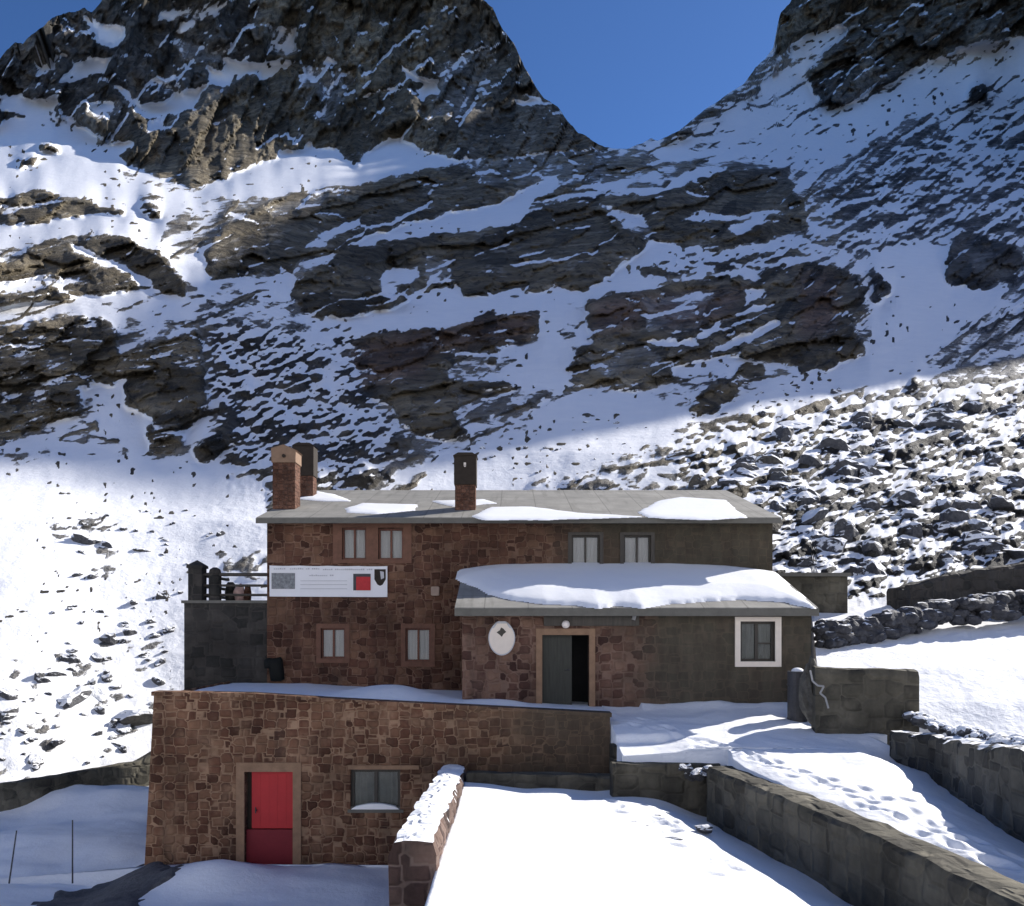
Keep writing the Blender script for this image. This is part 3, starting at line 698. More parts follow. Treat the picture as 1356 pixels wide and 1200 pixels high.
def z_path(x, y):
    z = np.interp(y, [6.5, 9, 15, 18, 20, 22.3], [-3.0, -2.97, -2.88, -2.66, -2.36, -2.08])
    z = z + fbm(x / 1.6, y / 1.6, 4, .5, 200) * .09
    z = z - .16 * (1 - sstep(y, 19.05, 19.25)) * (1 - sstep(x, 3.2, 4.2)) * (y > 18)
    z = z - .30 * np.exp(-((retx(y) - x) / .75) ** 2) * (1 - sstep(y, 17.8, 19.2))
    z = z - .10 * np.exp(-((x - wallx(y)) / .35) ** 2) * (y < 17.6)
    z = z + .20 * np.exp(-((y - 22.0) / .35) ** 2) * (.45 + .5 * perlin(x / 1.9, y * 0 + 4.2, 5)) * (x > 3.4)
    # trodden track
    return press(x, y, z)
for a in range(2):
    o = rng.normal(0, .28, 4)
    footprints((6.3 + o[0], 7.5), (5.6 + o[1] * .6, 14.0), 17); footprints((5.7 + o[1], 13.6), (5.0 + o[2], 18.3), 12); footprints((5.0 + o[2], 18.0), (2.6 + o[3], 21.0), 9)
sheet('snow_path', 1.6, 8.2, 6.5, 22.4, .055, z_path,
      xl=lambda y: np.where(y < 18.1, wallx(np.minimum(y, 17.9)) + .22, np.where(y < 19.3, 2.4, 2.38)),
      xr=lambda y: np.where(y < 19.0, retx(y) + .2, 8.6))

prints.clear()
for i in range(14):
    u = rng.uniform(795, 900); v = 1068 + (u - 795) * .28 + rng.normal(0, 9); Y = 3.6 * F / (v - CY)
    prints.append(((u - CX) / F * Y, Y, rng.uniform(0, 3)))
for i in range(4):
    u = rng.uniform(925, 985); v = rng.uniform(1130, 1165); Y = 3.6 * F / (v - CY); prints.append(((u - CX) / F * Y, Y, rng.uniform(0, 3)))
def z_plot(x, y):
    z = -3.62 + .17 * sstep(-x, -1.2, 1.0) * sstep(-y, -18.5, -12) + fbm(x / 2.2, y / 2.2, 4, .5, 210) * .06
    z = z + .14 * sstep(-x, -.5, 1.1) * sstep(y, 15.5, 18.6) + .10 * np.exp(-((y - 18.2) / .6) ** 2) * perlin(x / 1.3, y * 0, 4)
    z = z - .46 * np.exp(-((wallx(y) - x) / 1.2) ** 2) + .06 * perlin(y / 1.3, x * 0, 8) * np.exp(-((wallx(y) - x) / .8) ** 2)
    return press(x, y, z)
sheet('snow_ground', -1.1, 5.6, 6.5, 18.75, .055, z_plot, xl=lambda y: y * 0 - 1.08, xr=lambda y: wallx(np.minimum(y, 17.9)) - .10)

def z_court(x, y):
    base = np.interp(y, [9, 14, 17.5, 20, 24, 28, 31], [-6.5, -6.35, -6.15, -6.05, -5.98, -5.72, -5.45])
    f = sstep(-x, 8.4, 9.6)                                     # left of the terrace the ground climbs; before its door it is level
    low = np.interp(y, [9, 15, 18, 19.9], [-5.7, -5.72, -5.85, -5.75])
    z = low * (1 - f) + base * f
    z = z + .5 * np.exp(-((x + 6.9) / 1.3) ** 2 - ((y - 18.7) / .9) ** 2) + .16 * np.exp(-((x + 4.5) / 1.9) ** 2 - ((y - 18.4) / 1.2) ** 2)
    z = z + fbm(x / 2.4, y / 2.4, 4, .5, 220) * .16
    z = z + (.22 * np.sin((y + .12 * x) * 1.25 + .6 * fbm(x / 3, y / 3, 2, .5, 222)) + .2 * fbm(x / 3.5, y / 1.6, 3, .5, 223)) * f * sstep(-x, 8.9, 10)
    z = z
    return z
sheet('courtyard_snow', -28, -1.7, 7, 30.8, .14, z_court, xr=lambda y: np.where(y < 19.95, -1.72, -8.55))
# dark sheet painted as deep shade on the snow beside the terrace corner
def z_shade_sheet(x, y):
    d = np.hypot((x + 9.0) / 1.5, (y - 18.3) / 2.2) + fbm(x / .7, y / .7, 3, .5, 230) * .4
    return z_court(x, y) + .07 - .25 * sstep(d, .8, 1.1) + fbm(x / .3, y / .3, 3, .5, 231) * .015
sheet('shade_sheet', -11.5, -6.6, 15.0, 21.4, .06, z_shade_sheet, m='snow_shade', skirt=0)
# base ground under everything
gm = BM(); box(gm, -60, 60, 1, 40, -8.2, -8); tag(obj('ground', gm, M['snow']), None, None, None, 'structure')

# ------------------------------------------------------------------ the refuge
YM, YWG, YT = 25.5, 22.0, 20.0
def rect(p0, p1, Y):                          # pixel rectangle -> x0, x1, z0, z1 in the plane Y
    a = P(*p0, Y); b_ = P(*p1, Y)
    return (min(a[0], b_[0]), max(a[0], b_[0]), min(a[2], b_[2]), max(a[2], b_[2]))

def window(parent, h, y, frame_m, curtain=True, panes=2, bars=False, label=None, thick=.055):
    x0, x1, z0, z1 = h; t = thick
    bm = BM(); yy = y + .10
    box(bm, x0, x0 + t, yy, yy + .07, z0, z1); box(bm, x1 - t, x1, yy, yy + .07, z0, z1)
    box(bm, x0 + t, x1 - t, yy, yy + .07, z0, z0 + t); box(bm, x0 + t, x1 - t, yy, yy + .07, z1 - t, z1)
    for i in range(1, panes):
        xm = x0 + (x1 - x0) * i / panes; box(bm, xm - t * .55, xm + t * .55, yy - .005, yy + .065, z0 + t, z1 - t)
    if bars: zm = z0 + (z1 - z0) * .45; box(bm, (x0 + x1) / 2 + t * .55, x1 - t, yy + .005, yy + .06, zm - .02, zm + .02)
    w = obj('window', bm, frame_m, parent)
    if label: w['label'] = label
    pb = BM(); box(pb, x0 + t, x1 - t, yy + .03, yy + .04, z0 + t, z1 - t); obj('pane', pb, M['glass'], w)
    cb = BM()
    n = 24; pr = None
    for i in range(n + 1):
        x = x0 + (x1 - x0) * i / n; yo = yy + .06 + .008 * math.sin(i * 2.1) + .006 * math.sin(i * .7)
        c = (cb.verts.new((x, yo, z0)), cb.verts.new((x, yo, z1)))
        if pr: cb.faces.new((pr[0], c[0], c[1], pr[1]))
        pr = c
    obj('curtain' if curtain else 'blind', cb, M['curtain'] if curtain else M['interior'], w)
    return w

def surround(parent, out, inn, y, m, proud=.03, gap_bottom=False):
    a0, a1, c0, c1 = out; b0_, b1_, d0, d1 = inn; bm = BM()
    box(bm, a0, b0_, y - proud, y + .02, c0, c1); box(bm, b1_, a1, y - proud, y + .02, c0, c1)
    box(bm, b0_, b1_, y - proud, y + .02, d1, c1)
    if not gap_bottom: box(bm, b0_, b1_, y - proud, y + .02, c0, d0)
    return obj('window_surround' if not gap_bottom else 'door_surround', bm, m, parent)

refuge = thing('mountain_refuge', (0.2, YM, -2.6), 'two storey stone mountain refuge with low pitched grey roof and pale curtained windows', 'building')
up = [rect((453, 699), (485, 741), YM), rect((501, 700), (534, 741), YM)]
upr = [rect((757, 709), (794, 748), YM), rect((826, 709), (862, 748), YM)]
lo = [rect((425, 832), (457, 872), YM), rect((537, 832), (570, 876), YM)]
MX0, MX1, MZ0 = -7.52, 8.0, -3.0
bm = BM()
holed_wall(bm, MX0, MX1, MZ0, 3.24, YM, up + upr + lo)
s_m = (5.18 - 3.3) / 6.4
yb, zr = 33.4, 5.02
def poly(bm, pts): return bm.faces.new([bm.verts.new(p) for p in pts])
for x in (MX0, MX1): poly(bm, [(x, YM, MZ0), (x, yb, MZ0), (x, yb, 4.3), (x, 31.5, zr), (x, YM, 3.24)])
poly(bm, [(MX0, yb, MZ0), (MX1, yb, MZ0), (MX1, yb, 4.3), (MX0, yb, 4.3)])
poly(bm, [(MX0, YM + .6, MZ0 + .1), (MX1, YM + .6, MZ0 + .1), (MX1, YM + .6, 3.2), (MX0, YM + .6, 3.2)])
obj('wall', bm, M['red_stone'], refuge)
for h in up: window(refuge, h, YM, M['wood'])
for h in upr: window(refuge, h, YM, M['darkwood'])
for h in lo: window(refuge, h, YM, M['wood'])
so = rect((441, 691), (545, 746), YM)
bm = BM(); a, b_ = up
z0, z1 = min(a[2], b_[2]), max(a[3], b_[3])
for x0, x1 in ((so[0], a[0]), (a[1], b_[0]), (b_[1], so[1])): box(bm, x0, x1, YM - .035, YM + .02, so[2], so[3])
for x0, x1 in ((a[0], a[1]), (b_[0], b_[1])): box(bm, x0, x1, YM - .035, YM + .02, so[2], z0); box(bm, x0, x1, YM - .035, YM + .02, z1, so[3])
obj('window_surround', bm, M['orange'], refuge)
for h, g_ in zip(lo, (((419, 826), (463, 878)), ((531, 826), (576, 883)))): surround(refuge, rect(*g_, YM), h, YM, M['orange'])
for h, g_ in zip(upr, (((752, 705), (799, 752)), ((821, 705), (867, 752)))): surround(refuge, rect(*g_, YM), h, YM, M['darkwood'])
# main roof slab
bm = BM(); RX0, RX1 = -7.72, 8.12
prof = [(25.08, 3.16), (25.08, 3.3), (31.5, 5.18), (33.8, 4.33), (33.8, 4.17), (31.5, 5.02)]
prism(bm, [(RX0, y, z) for y, z in prof], (RX1 - RX0, 0, 0))
roof = obj('roof', bm, M['roof'], refuge)
bm = BM(); box(bm, RX0, RX1, 25.02, 25.077, 3.12, 3.27); obj('fascia', bm, M['fascia'], refuge)

def on_roof(px, py, y0, z0, s):
    k = (CY - py) / F
    Y = (z0 - y0 * s) / (k - s)
    return (px - CX) / F * Y, Y
def snow_patch(outline, y0, z0, s, h, parent, name='snow_patch', res=.08, edge=.35, seed=0, thick_edge=.04):
    """soft-edged layer of snow lying on a roof plane"""
    pts = [on_roof(px, py, y0, z0, s) for px, py in outline]
    p = np.array(pts); x0, x1, ya, yb_ = p[:, 0].min(), p[:, 0].max(), p[:, 1].min(), p[:, 1].max()
    pad = .1; nx = max(6, int((x1 - x0 + 2 * pad) / res)); ny = max(6, int((yb_ - ya + 2 * pad) / res))
    X, Y = np.meshgrid(np.linspace(x0 - pad, x1 + pad, nx), np.linspace(ya - pad, yb_ + pad, ny))
    wob = fbm(X / .8, Y / .8, 4, .55, 300 + seed) * .09
    Xq, Yq = X + wob, Y + fbm(X / .7, Y / .7, 4, .55, 310 + seed) * .09
    ins = np.zeros(X.shape, bool); dist = np.full(X.shape, 1e9); n = len(p)
    for i in range(n):
        (ax, ay), (bx, by) = p[i], p[(i + 1) % n]
        if ay != by: ins ^= ((ay > Yq) != (by > Yq)) & (Xq < (bx - ax) * (Yq - ay) / (by - ay) + ax)
        L = (bx - ax) ** 2 + (by - ay) ** 2 + 1e-9; t_ = np.clip(((Xq - ax) * (bx - ax) + (Yq - ay) * (by - ay)) / L, 0, 1)
        dist = np.minimum(dist, np.hypot(Xq - ax - t_ * (bx - ax), Yq - ay - t_ * (by - ay)))
    sd = np.where(ins, dist, -dist)
    hh = h * np.sqrt(np.clip(sd / edge, 0, 1)) * (1 + .10 * fbm(X / 1.2, Y / 1.2, 3, .5, 320 + seed)) + np.where(sd > 0, thick_edge, 0)
    Z = z0 + (Y - y0) * s + hh + .004
    keep = sd > -res * .3
    i = np.arange(nx * ny).reshape(ny, nx)
    bm = BM(); V = {}
    def vt(r, c):
        if (r, c) not in V: V[r, c] = bm.verts.new((X[r, c], Y[r, c], Z[r, c] if keep[r, c] and sd[r, c] > 0 else z0 + (Y[r, c] - y0) * s + .004))
        return V[r, c]
    for r in range(ny - 1):
        for c in range(nx - 1):
            if sd[r, c] > 0 or sd[r + 1, c] > 0 or sd[r, c + 1] > 0 or sd[r + 1, c + 1] > 0:
                bm.faces.new((vt(r, c), vt(r, c + 1), vt(r + 1, c + 1), vt(r + 1, c)))
    return obj(name, bm, M['roofsnow'], parent, True)
for k_, o in enumerate(([(393, 661), (420, 651), (442, 655), (464, 664), (430, 664)], [(458, 674), (480, 667), (552, 669), (548, 676), (500, 681), (463, 679)],
          [(572, 664), (640, 662), (658, 667), (600, 671)], [(625, 684), (650, 672), (705, 672), (765, 680), (850, 685), (720, 689), (640, 689)],
          [(845, 679), (872, 664), (900, 659), (962, 663), (972, 674), (990, 686), (930, 689), (860, 686)])):
    snow_patch(o, 25.08, 3.3, s_m, .04, roof, seed=k_, res=.05, edge=.35, thick_edge=.012)

def chimney(x0, x1, y0, y1, zb, zt, label, body, head, gable=True, split=.45):
    c = thing('chimney', ((x0 + x1) / 2, (y0 + y1) / 2, zb), label, 'chimney', None)
    zs = zt - (zt - zb) * split
    bm = BM(); box(bm, x0, x1, y0, y1, zb, zs); obj('shaft', bm, body, c, False, .015)
    bm = BM(); o_ = .03; xm = (x0 + x1) / 2
    if gable: prism(bm, [(x0 - o_, y0 - o_, zs), (x1 + o_, y0 - o_, zs), (x1 + o_, y0 - o_, zt - .22), (x1 + o_ + .05, y0 - o_, zt - .2), (xm, y0 - o_, zt), (x0 - o_ - .02, y0 - o_, zt - .12), (x0 - o_, y0 - o_, zt - .16)], (0, y1 - y0 + 2 * o_, 0))
    else:
        box(bm, x0 - o_, x1 + o_, y0 - o_, y1 + o_, zs, zt - .1); prism(bm, [(x0 - .07, y0 - .07, zt - .1), (x1 + .07, y0 - .07, zt - .1), (x1 - .1, y0 - .07, zt), (x0 + .1, y0 - .07, zt)], (0, y1 - y0 + .14, 0))
    obj('cowl', bm, head, c, False, .01)
    return c, zs
c1, zs = chimney(-7.70, -6.98, 26.7, 27.4, 3.7, 5.86, 'tan gabled chimney at the left front corner of the upper roof', M['brick'], M['pot'], True, .27)
bm = BM(); tube(bm, (-7.32, 26.668, 5.48), (-7.32, 26.60, 5.48), .055, 10); obj('smoke_hole', bm, M['soot'], c1)
c2, zs = chimney(-7.72, -7.05, 29.4, 30.0, 4.4, 6.5, 'soot black chimney standing behind the tan gabled chimney', M['brick'], M['soot'], False, .55)
c3, zs = chimney(-1.82, -1.17, 26.5, 27.15, 3.6, 5.55, 'brown chimney with sooty black top in the middle of the upper roof', M['brick'], M['soot'], False, .52)
bm = BM(); tube(bm, (-1.5, 26.468, 5.12), (-1.5, 26.40, 5.12), .035, 8); box(bm, -1.535, -1.465, 26.40, 26.468, 5.12, 5.22); obj('smoke_hole', bm, M['lamp'], c3)

# ------------------------------------------------------------------ entrance wing
wing = thing('entrance_wing', (3.3, YWG, -2.6), 'single storey entrance wing with thick snow on its roof and an open dark doorway', 'building')
WX0, WX1 = -1.32, 7.92
door = rect((718, 841), (780, 945), YWG); door = (door[0], door[1], -2.6, door[3])
wwin = rect((980, 823), (1026, 876), YWG)
bm = BM(); holed_wall(bm, WX0, WX1, -2.9, .42, YWG, [door, wwin], .3)
for x in (WX0, WX1): poly(bm, [(x, YWG, -2.9), (x, YM - .01, -2.9), (x, YM - .01, 1.55), (x, YWG, .42)])
obj('wall', bm, M['wing_stone'], wing)
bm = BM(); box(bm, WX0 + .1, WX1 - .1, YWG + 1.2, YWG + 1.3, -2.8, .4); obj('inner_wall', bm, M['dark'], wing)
s_w = (1.68 - .46) / (25.45 - 21.75); WE, WZ = 21.75, .50
bm = BM(); wp = [(WE, WZ - .17), (WE, WZ), (25.45, WZ + s_w * (25.45 - WE)), (25.45, WZ + s_w * (25.45 - WE) - .17)]
prism(bm, [(-1.5, y, z) for y, z in wp], (8.02 + 1.5, 0, 0)); wroof = obj('roof', bm, M['roof'], wing)
bm = BM(); box(bm, -1.5, 8.02, WE - .06, WE - .003, WZ - .22, WZ - .03); obj('fascia', bm, M['fascia'], wing)
snow_patch([(607, 757), (660, 748), (760, 743), (870, 744), (960, 751), (1028, 760), (1050, 780), (1079, 806), (1040, 798), (980, 794), (930, 797), (880, 800), (850, 806), (815, 802), (790, 806), (765, 802), (720, 800), (680, 795), (650, 788), (632, 778), (606, 768)],
           WE, WZ, s_w, .17, wroof, 'roof_snow', .07, .9, 9, .03)
# doorway
bm = BM(); x0, x1, z0, z1 = door; t_ = .16
box(bm, x0 - t_, x0, YWG - .04, YWG + .1, z0, z1 + .17); box(bm, x1, x1 + t_, YWG - .04, YWG + .1, z0, z1 + .17); box(bm, x0, x1, YWG - .04, YWG + .1, z1, z1 + .17)
dr = obj('door_frame', bm, M['plaster'], wing)
bm = BM(); xw = x0 + (x1 - x0) * .64
box(bm, x0 + .01, xw, YWG + .16, YWG + .21, z0, z1 - .01)
for k_ in range(1, 4): xx = x0 + (xw - x0) * k_ / 4; box(bm, xx - .008, xx + .008, YWG + .15, YWG + .16, z0, z1 - .01)
dl = obj('door', bm, M['greendoor'], wing); dl['label'] = 'dark green door leaf standing half open'
bm = BM(); tube(bm, (xw - .08, YWG + .16, -1.15), (xw - .08, YWG + .09, -1.15), .018); tube(bm, (xw - .08, YWG + .10, -1.15), (xw - .17, YWG + .10, -1.15), .014); obj('handle', bm, M['metal'], dl)
w_ = window(wing, wwin, YWG, M['darkwood'], False, 2, True, 'dark framed window in a white painted surround', .07)
so = surround(wing, rect((973, 817), (1034, 883), YWG), wwin, YWG, M['white'], .05)
bm = BM(); b0_ = P(720, 830, YWG); b1_ = P(846, 816, YWG); box(bm, b0_[0], b1_[0], YWG - .07, YWG + .01, b0_[2] + .02, b1_[2]); obj('lintel_beam', bm, M['darkwood'], wing, False, .012)
bm = BM(); q0 = P(838, 820, YWG); tube(bm, (q0[0], YWG - .1, q0[2] - .02), (q0[0] + .06, YWG - .1, q0[2] + .2), .05); obj('gutter_spout', bm, M['pipe'], wing)

# lamp and signs
l0 = P(749, 827, YWG - .12)
lamp = thing('wall_lamp', (l0[0], YWG - .02, l0[2] - .1), 'small round white lamp on the wall above the open doorway', 'lamp')
bm = BM(); bmesh.ops.create_uvsphere(bm, u_segments=16, v_segments=12, radius=.105, matrix=Matrix.Translation((l0[0], YWG - .16, l0[2]))); obj('globe', bm, M['lamp'], lamp, True)
bm = BM(); tube(bm, (l0[0], YWG - .0, l0[2]), (l0[0], YWG - .09, l0[2]), .06, 12); obj('bracket', bm, M['metal'], lamp)

s0 = P(664.5, 868, YWG)
osign = thing('oval_sign', (s0[0], YWG - .04, s0[2]), 'white oval sign with small dark emblem on the reddish wall left of the open doorway', 'sign')
cx, cz = P(664.5, 844.5, YWG)[0], P(664.5, 844.5, YWG)[2]; aw, ah = .355, .47
def oval(n=40, k=1.0):
    o = []
    for i in range(n):
        a = 2 * math.pi * i / n; x = math.cos(a) * aw * k; z = math.sin(a) * ah * k
        if z > 0: x *= 1 - .25 * (z / ah) ** 2; z = min(z, ah * .92 * k)
        o.append((cx + x, YWG - .05, cz + z))
    return o
bm = BM(); prism(bm, oval(), (0, .03, 0)); obj('board', bm, M['white'], osign)
bm = BM(); oo = oval(40, 1.0); ii = oval(40, .93)
A = [bm.verts.new((p[0], YWG - .056, p[2])) for p in oo]; B = [bm.verts.new((p[0], YWG - .056, p[2])) for p in ii]
for i in range(40): bm.faces.new((A[i], A[(i + 1) % 40], B[(i + 1) % 40], B[i]))
obj('rim', bm, M['print'], osign)
bm = BM(); prism(bm, [(cx + x, YWG - .056, cz + .12 + z) for x, z in ((-.14, .02), (-.05, .08), (-.02, .15), (.04, .12), (.12, .03), (.05, -.02), (0, -.10), (-.06, -.04))], (0, .004, 0)); obj('emblem', bm, M['darkwood'], osign)
bm = BM()
for k_ in range(2): prism(bm, [(cx + sx_ * .23 - .02, YWG - .056, cz + .25), (cx + sx_ * .23 + .02, YWG - .056, cz + .25), (cx + sx_ * .15 + .02, YWG - .056, cz + .36), (cx + sx_ * .15 - .02, YWG - .056, cz + .36)] if (sx_ := (1, -1)[k_]) else [], (0, .004, 0))
box(bm, cx - .17, cx + .17, YWG - .056, YWG - .052, cz + .375, cz + .40); obj('lettering', bm, M['print'], osign)

YB = YM - .05
b0_ = rect((357, 749), (513, 790), YB)
ban = thing('banner', ((b0_[0] + b0_[1]) / 2, YB, b0_[2]), 'long white printed banner with grey photo and red panel on the refuge wall', 'banner')
bm = BM(); x0, x1, z0, z1 = b0_
n = 20
fr, bk = [], []
for i in range(n + 1):
    x = x0 + (x1 - x0) * i / n; y = YB + .012 * math.sin(i * .9) ; dz = -.02 * i / n
    fr.append((bm.verts.new((x, y - .012, z0 + dz + (.0 if i % n else .01))), bm.verts.new((x, y - .012, z1 + dz - .012 * math.sin(math.pi * (i % 5) / 5))))); bk.append((bm.verts.new((x, y + .012, z0 + dz)), bm.verts.new((x, y + .012, z1 + dz - .012 * math.sin(math.pi * (i % 5) / 5)))))
for i in range(n):
    bm.faces.new((fr[i][0], fr[i + 1][0], fr[i + 1][1], fr[i][1])); bm.faces.new((bk[i][1], bk[i + 1][1], bk[i + 1][0], bk[i][0]))
    bm.faces.new((fr[i][1], fr[i + 1][1], bk[i + 1][1], bk[i][1])); bm.faces.new((fr[i][0], bk[i][0], bk[i + 1][0], fr[i + 1][0]))
bm.faces.new((fr[0][0], fr[0][1], bk[0][1], bk[0][0])); bm.faces.new((fr[n][0], bk[n][0], bk[n][1], fr[n][1]))
obj('sheet', bm, M['banner'], ban)
def flat(name, p0, p1, m, parent, y=YB - .032):
    a = rect(p0, p1, YB); bm = BM(); box(bm, a[0], a[1], y, y + .004, a[2], a[3]); return obj(name, bm, m, parent)
flat('photo', (360, 759), (391, 780), M['panelgrey'], ban)
flat('panel_frame', (468, 760), (491, 782), M['metal'], ban, YB - .030); flat('panel', (472, 764), (491, 782), M['panelred'], ban, YB - .035)
bm = BM()
for p0, p1 in (((363, 752.4), (424, 754.2)), ((428, 753.4), (494, 755.2)), ((410, 761.2), (448, 763))):
    a = rect(p0, p1, YB); n = max(6, int((a[1] - a[0]) / .06)); 
    for i in range(n):
        if rng.random() < .14: continue
        xa = a[0] + (a[1] - a[0]) * i / n; box(bm, xa, xa + (a[1] - a[0]) / n * .72, YB - .032, YB - .028, a[2], a[3] - (.014 if rng.random() < .5 else 0))
for y_ in (769, 774, 779.5): a = rect((398, y_), (460, y_ + .7), YB); box(bm, a[0], a[1], YB - .032, YB - .028, a[2], a[3])
obj('lettering', bm, M['print'], ban)
a = rect((496, 754), (511, 776), YB); xm = (a[0] + a[1]) / 2
bm = BM(); prism(bm, [(a[0], YB - .034, a[3]), (a[1], YB - .034, a[3]), (a[1], YB - .034, a[2] + .2), (xm + .08, YB - .034, a[2] + .04), (xm, YB - .034, a[2]), (xm - .08, YB - .034, a[2] + .04), (a[0], YB - .034, a[2] + .2)], (0, .006, 0))
obj('shield', bm, M['soot'], ban)
bm = BM(); prism(bm, [(xm + .0, YB - .039, a[3] - .06), (a[1] - .06, YB - .039, a[3] - .08), (a[1] - .05, YB - .039, a[2] + .24), (xm + .03, YB - .039, a[2] + .2)], (0, .004, 0)); obj('shield_panel', bm, M['print'], ban)

# small pale box on the wall right of the banner
a = rect((571, 777), (582, 789), YM); bm = BM(); box(bm, a[0], a[1], YM - .12, YM, a[2], a[3]); top_obj('junction_box', bm, M['cap'], 'small pale box fixed to the red stone wall right of the banner', 'box', None, False, .02)

# black jacket hanging by the left corner of the refuge
def cloth(name, outline, y, depth, m, label, cat):
    bm = BM(); p = [P(px, py, y) for px, py in outline]; c = Vector((sum(q[0] for q in p) / len(p), y, sum(q[2] for q in p) / len(p)))
    rings = []
    for k, (s_, d_) in enumerate(((1, 0), (1.0, -.35), (.86, -.8), (.5, -1.0))):
        rings.append([bm.verts.new((c.x + (q[0] - c.x) * s_, y + d_ * depth + .03 * math.sin(i * 1.9 + k), c.z + (q[2] - c.z) * s_)) for i, q in enumerate(p)])
    n = len(p)
    for a_, b__ in zip(rings, rings[1:]):
        for i in range(n): bm.faces.new((a_[i], a_[(i + 1) % n], b__[(i + 1) % n], b__[i]))
    bm.faces.new(rings[-1]); bm.faces.new(rings[0][::-1])
    return top_obj(name, bm, m, label, cat, None, True)
cloth('hanging_jacket', [(350, 873), (356, 871), (362, 872), (372, 870), (374, 874), (376, 888), (377, 899), (372, 902), (360, 902), (358, 892), (357, 884), (351, 885)], YM - .03, .22, M['black'],
      'black jacket hanging on the refuge wall beside the dark balcony base', 'jacket')

# ------------------------------------------------------------------ balcony block
bal = thing('stone_balcony', (-8.8, 26.5, -3), 'dark grey stone balcony block with posts and rails left of the refuge', 'balcony')
BY = 25.6; bx0, bx1 = P(246, 800, BY)[0], -7.53; bz = P(246, 799, BY)[2]
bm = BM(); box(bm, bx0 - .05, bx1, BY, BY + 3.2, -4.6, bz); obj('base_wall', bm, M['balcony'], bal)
bm = BM(); box(bm, bx0 - .12, bx1, BY - .06, BY + 3.2, bz + .003, bz + .09); obj('coping', bm, M['fascia'], bal)
def post(px0, px1, ptop, y, cap, m):
    a, b__ = P(px0, ptop, y)[0], P(px1, ptop, y)[0]; zt = P(px0, ptop, y)[2]; w = b__ - a; xm = (a + b__) / 2
    bm = BM(); z0 = bz + .09
    if cap == 'pyramid':
        box(bm, a, b__, y, y + w, z0, zt - .26); box(bm, a - .04, b__ + .04, y - .04, y + w + .04, zt - .26, zt - .18)
        v = [bm.verts.new(p) for p in ((a - .04, y - .04, zt - .18), (b__ + .04, y - .04, zt - .18), (b__ + .04, y + w + .04, zt - .18), (a - .04, y + w + .04, zt - .18))]; tp = bm.verts.new((xm, y + w / 2, zt))
        for i in range(4): bm.faces.new((v[i], v[(i + 1) % 4], tp))
    else:
        r = w / 2; tube(bm, (xm, y + r, z0), (xm, y + r, zt - r * 1.0), r * 1.0, 14); tube(bm, (xm, y + r, zt - r * 1.0), (xm, y + r, zt - r * .35), r * 1.02, 14, r * .85); tube(bm, (xm, y + r, zt - r * .35), (xm, y + r, zt), r * .85, 14, r * .35)
    return obj('post', bm, m, bal)
post(249, 267, 741, BY, 'pyramid', M['balcony']); post(274, 290, 751, BY + .05, 'round', M['balcony'])
bm = BM()
for py in (761, 775.5, 788):
    z = P(300, py, BY + .2)[2]; tube(bm, (bx0 + .3, BY + .2, z), (bx1, BY + .2, z), .055 if py < 770 else .04, 10)
    tube(bm, (bx0 + .25, BY + .4, z), (bx0 + .25, BY + 3.1, z), .05, 10)
obj('rail', bm, M['darkwood'], bal)
def stump(px0, px1, ptop, y, m, label, name='tree_stump', cat='stump'):
    a, b__ = P(px0, ptop, y)[0], P(px1, ptop, y)[0]; zt = P(px0, ptop, y)[2]; r = (b__ - a) / 2; xm = (a + b__) / 2; bm = BM(); z0 = bz + .09
    tube(bm, (xm, y, z0), (xm, y, z0 + (zt - z0) * .45), r * .85, 14, r); tube(bm, (xm, y, z0 + (zt - z0) * .45), (xm, y, zt - .06), r, 14, r * .72); tube(bm, (xm, y, zt - .06), (xm, y, zt), r * .72, 14, r * .45)
    return top_obj(name, bm, m, label, cat, None, True)
stump(298, 313, 771, BY + .7, M['balcony'], 'dark grey rounded pot on the balcony behind the rails', 'stone_pot', 'pot')
stump(323, 333, 774, BY + .6, M['brick'], 'reddish brown pot on the balcony right of the pink bundle', 'clay_pot', 'pot')
bm = BM(); c = P(318, 786, BY + .6)
bmesh.ops.create_icosphere(bm, subdivisions=3, radius=.2, matrix=Matrix.Translation(c))
for v in bm.verts:
    d = v.co - Vector(c); n_ = mnoise.fractal(v.co * 4, .6, 2, 4); v.co = Vector(c) + Vector((d.x * .85, d.y * .7, d.z * 1.45)) * (1 + .45 * n_)
top_obj('cloth_bundle', bm, M['pink'], 'pale pink crumpled cloth bundle behind the balcony rails', 'bundle', None, True)

# ------------------------------------------------------------------ terrace building with the red door
ter = thing('terrace_block', (-4, YT, -6.3), 'reddish stone terrace block with red door and dark window below the refuge', 'building')
TX0, TX1 = -8.62, 2.36
tz = lambda x: float(np.interp(x, [-8.7, -6.3, -4.3, -1.0, 2.4], [-1.56, -1.60, -1.73, -1.90, -2.08]))
rd = rect((324, 1022), (388, 1150), YT); rd = (rd[0], rd[1], -6.2, rd[3]); tw = rect((464, 1019), (530, 1072), YT)
bm = BM(); ex = [TX0 + (TX1 - TX0) * i / 24 for i in range(25)]
holed_wall(bm, TX0, TX1, -6.4, lambda x: tz(x) - .10, YT, [rd, tw], .38, ex)
for v in bm.verts:                                            # the left corner leans out towards its foot
    if abs(v.co.x - TX0) < .001: v.co.x += (v.co.z + 1.6) * .055
poly(bm, [(TX0 - .26, YT, -6.4), (TX0 - .26, YM - .1, -6.4), (TX0, YM - .1, tz(TX0) - .1), (TX0, YT, tz(TX0) - .1)])
poly(bm, [(TX1, YT, -6.4), (TX1, YWG - .02, -6.4), (TX1, YWG - .02, tz(TX1) - .1), (TX1, YT, tz(TX1) - .1)])
obj('wall', bm, M['terrace_stone'], ter)
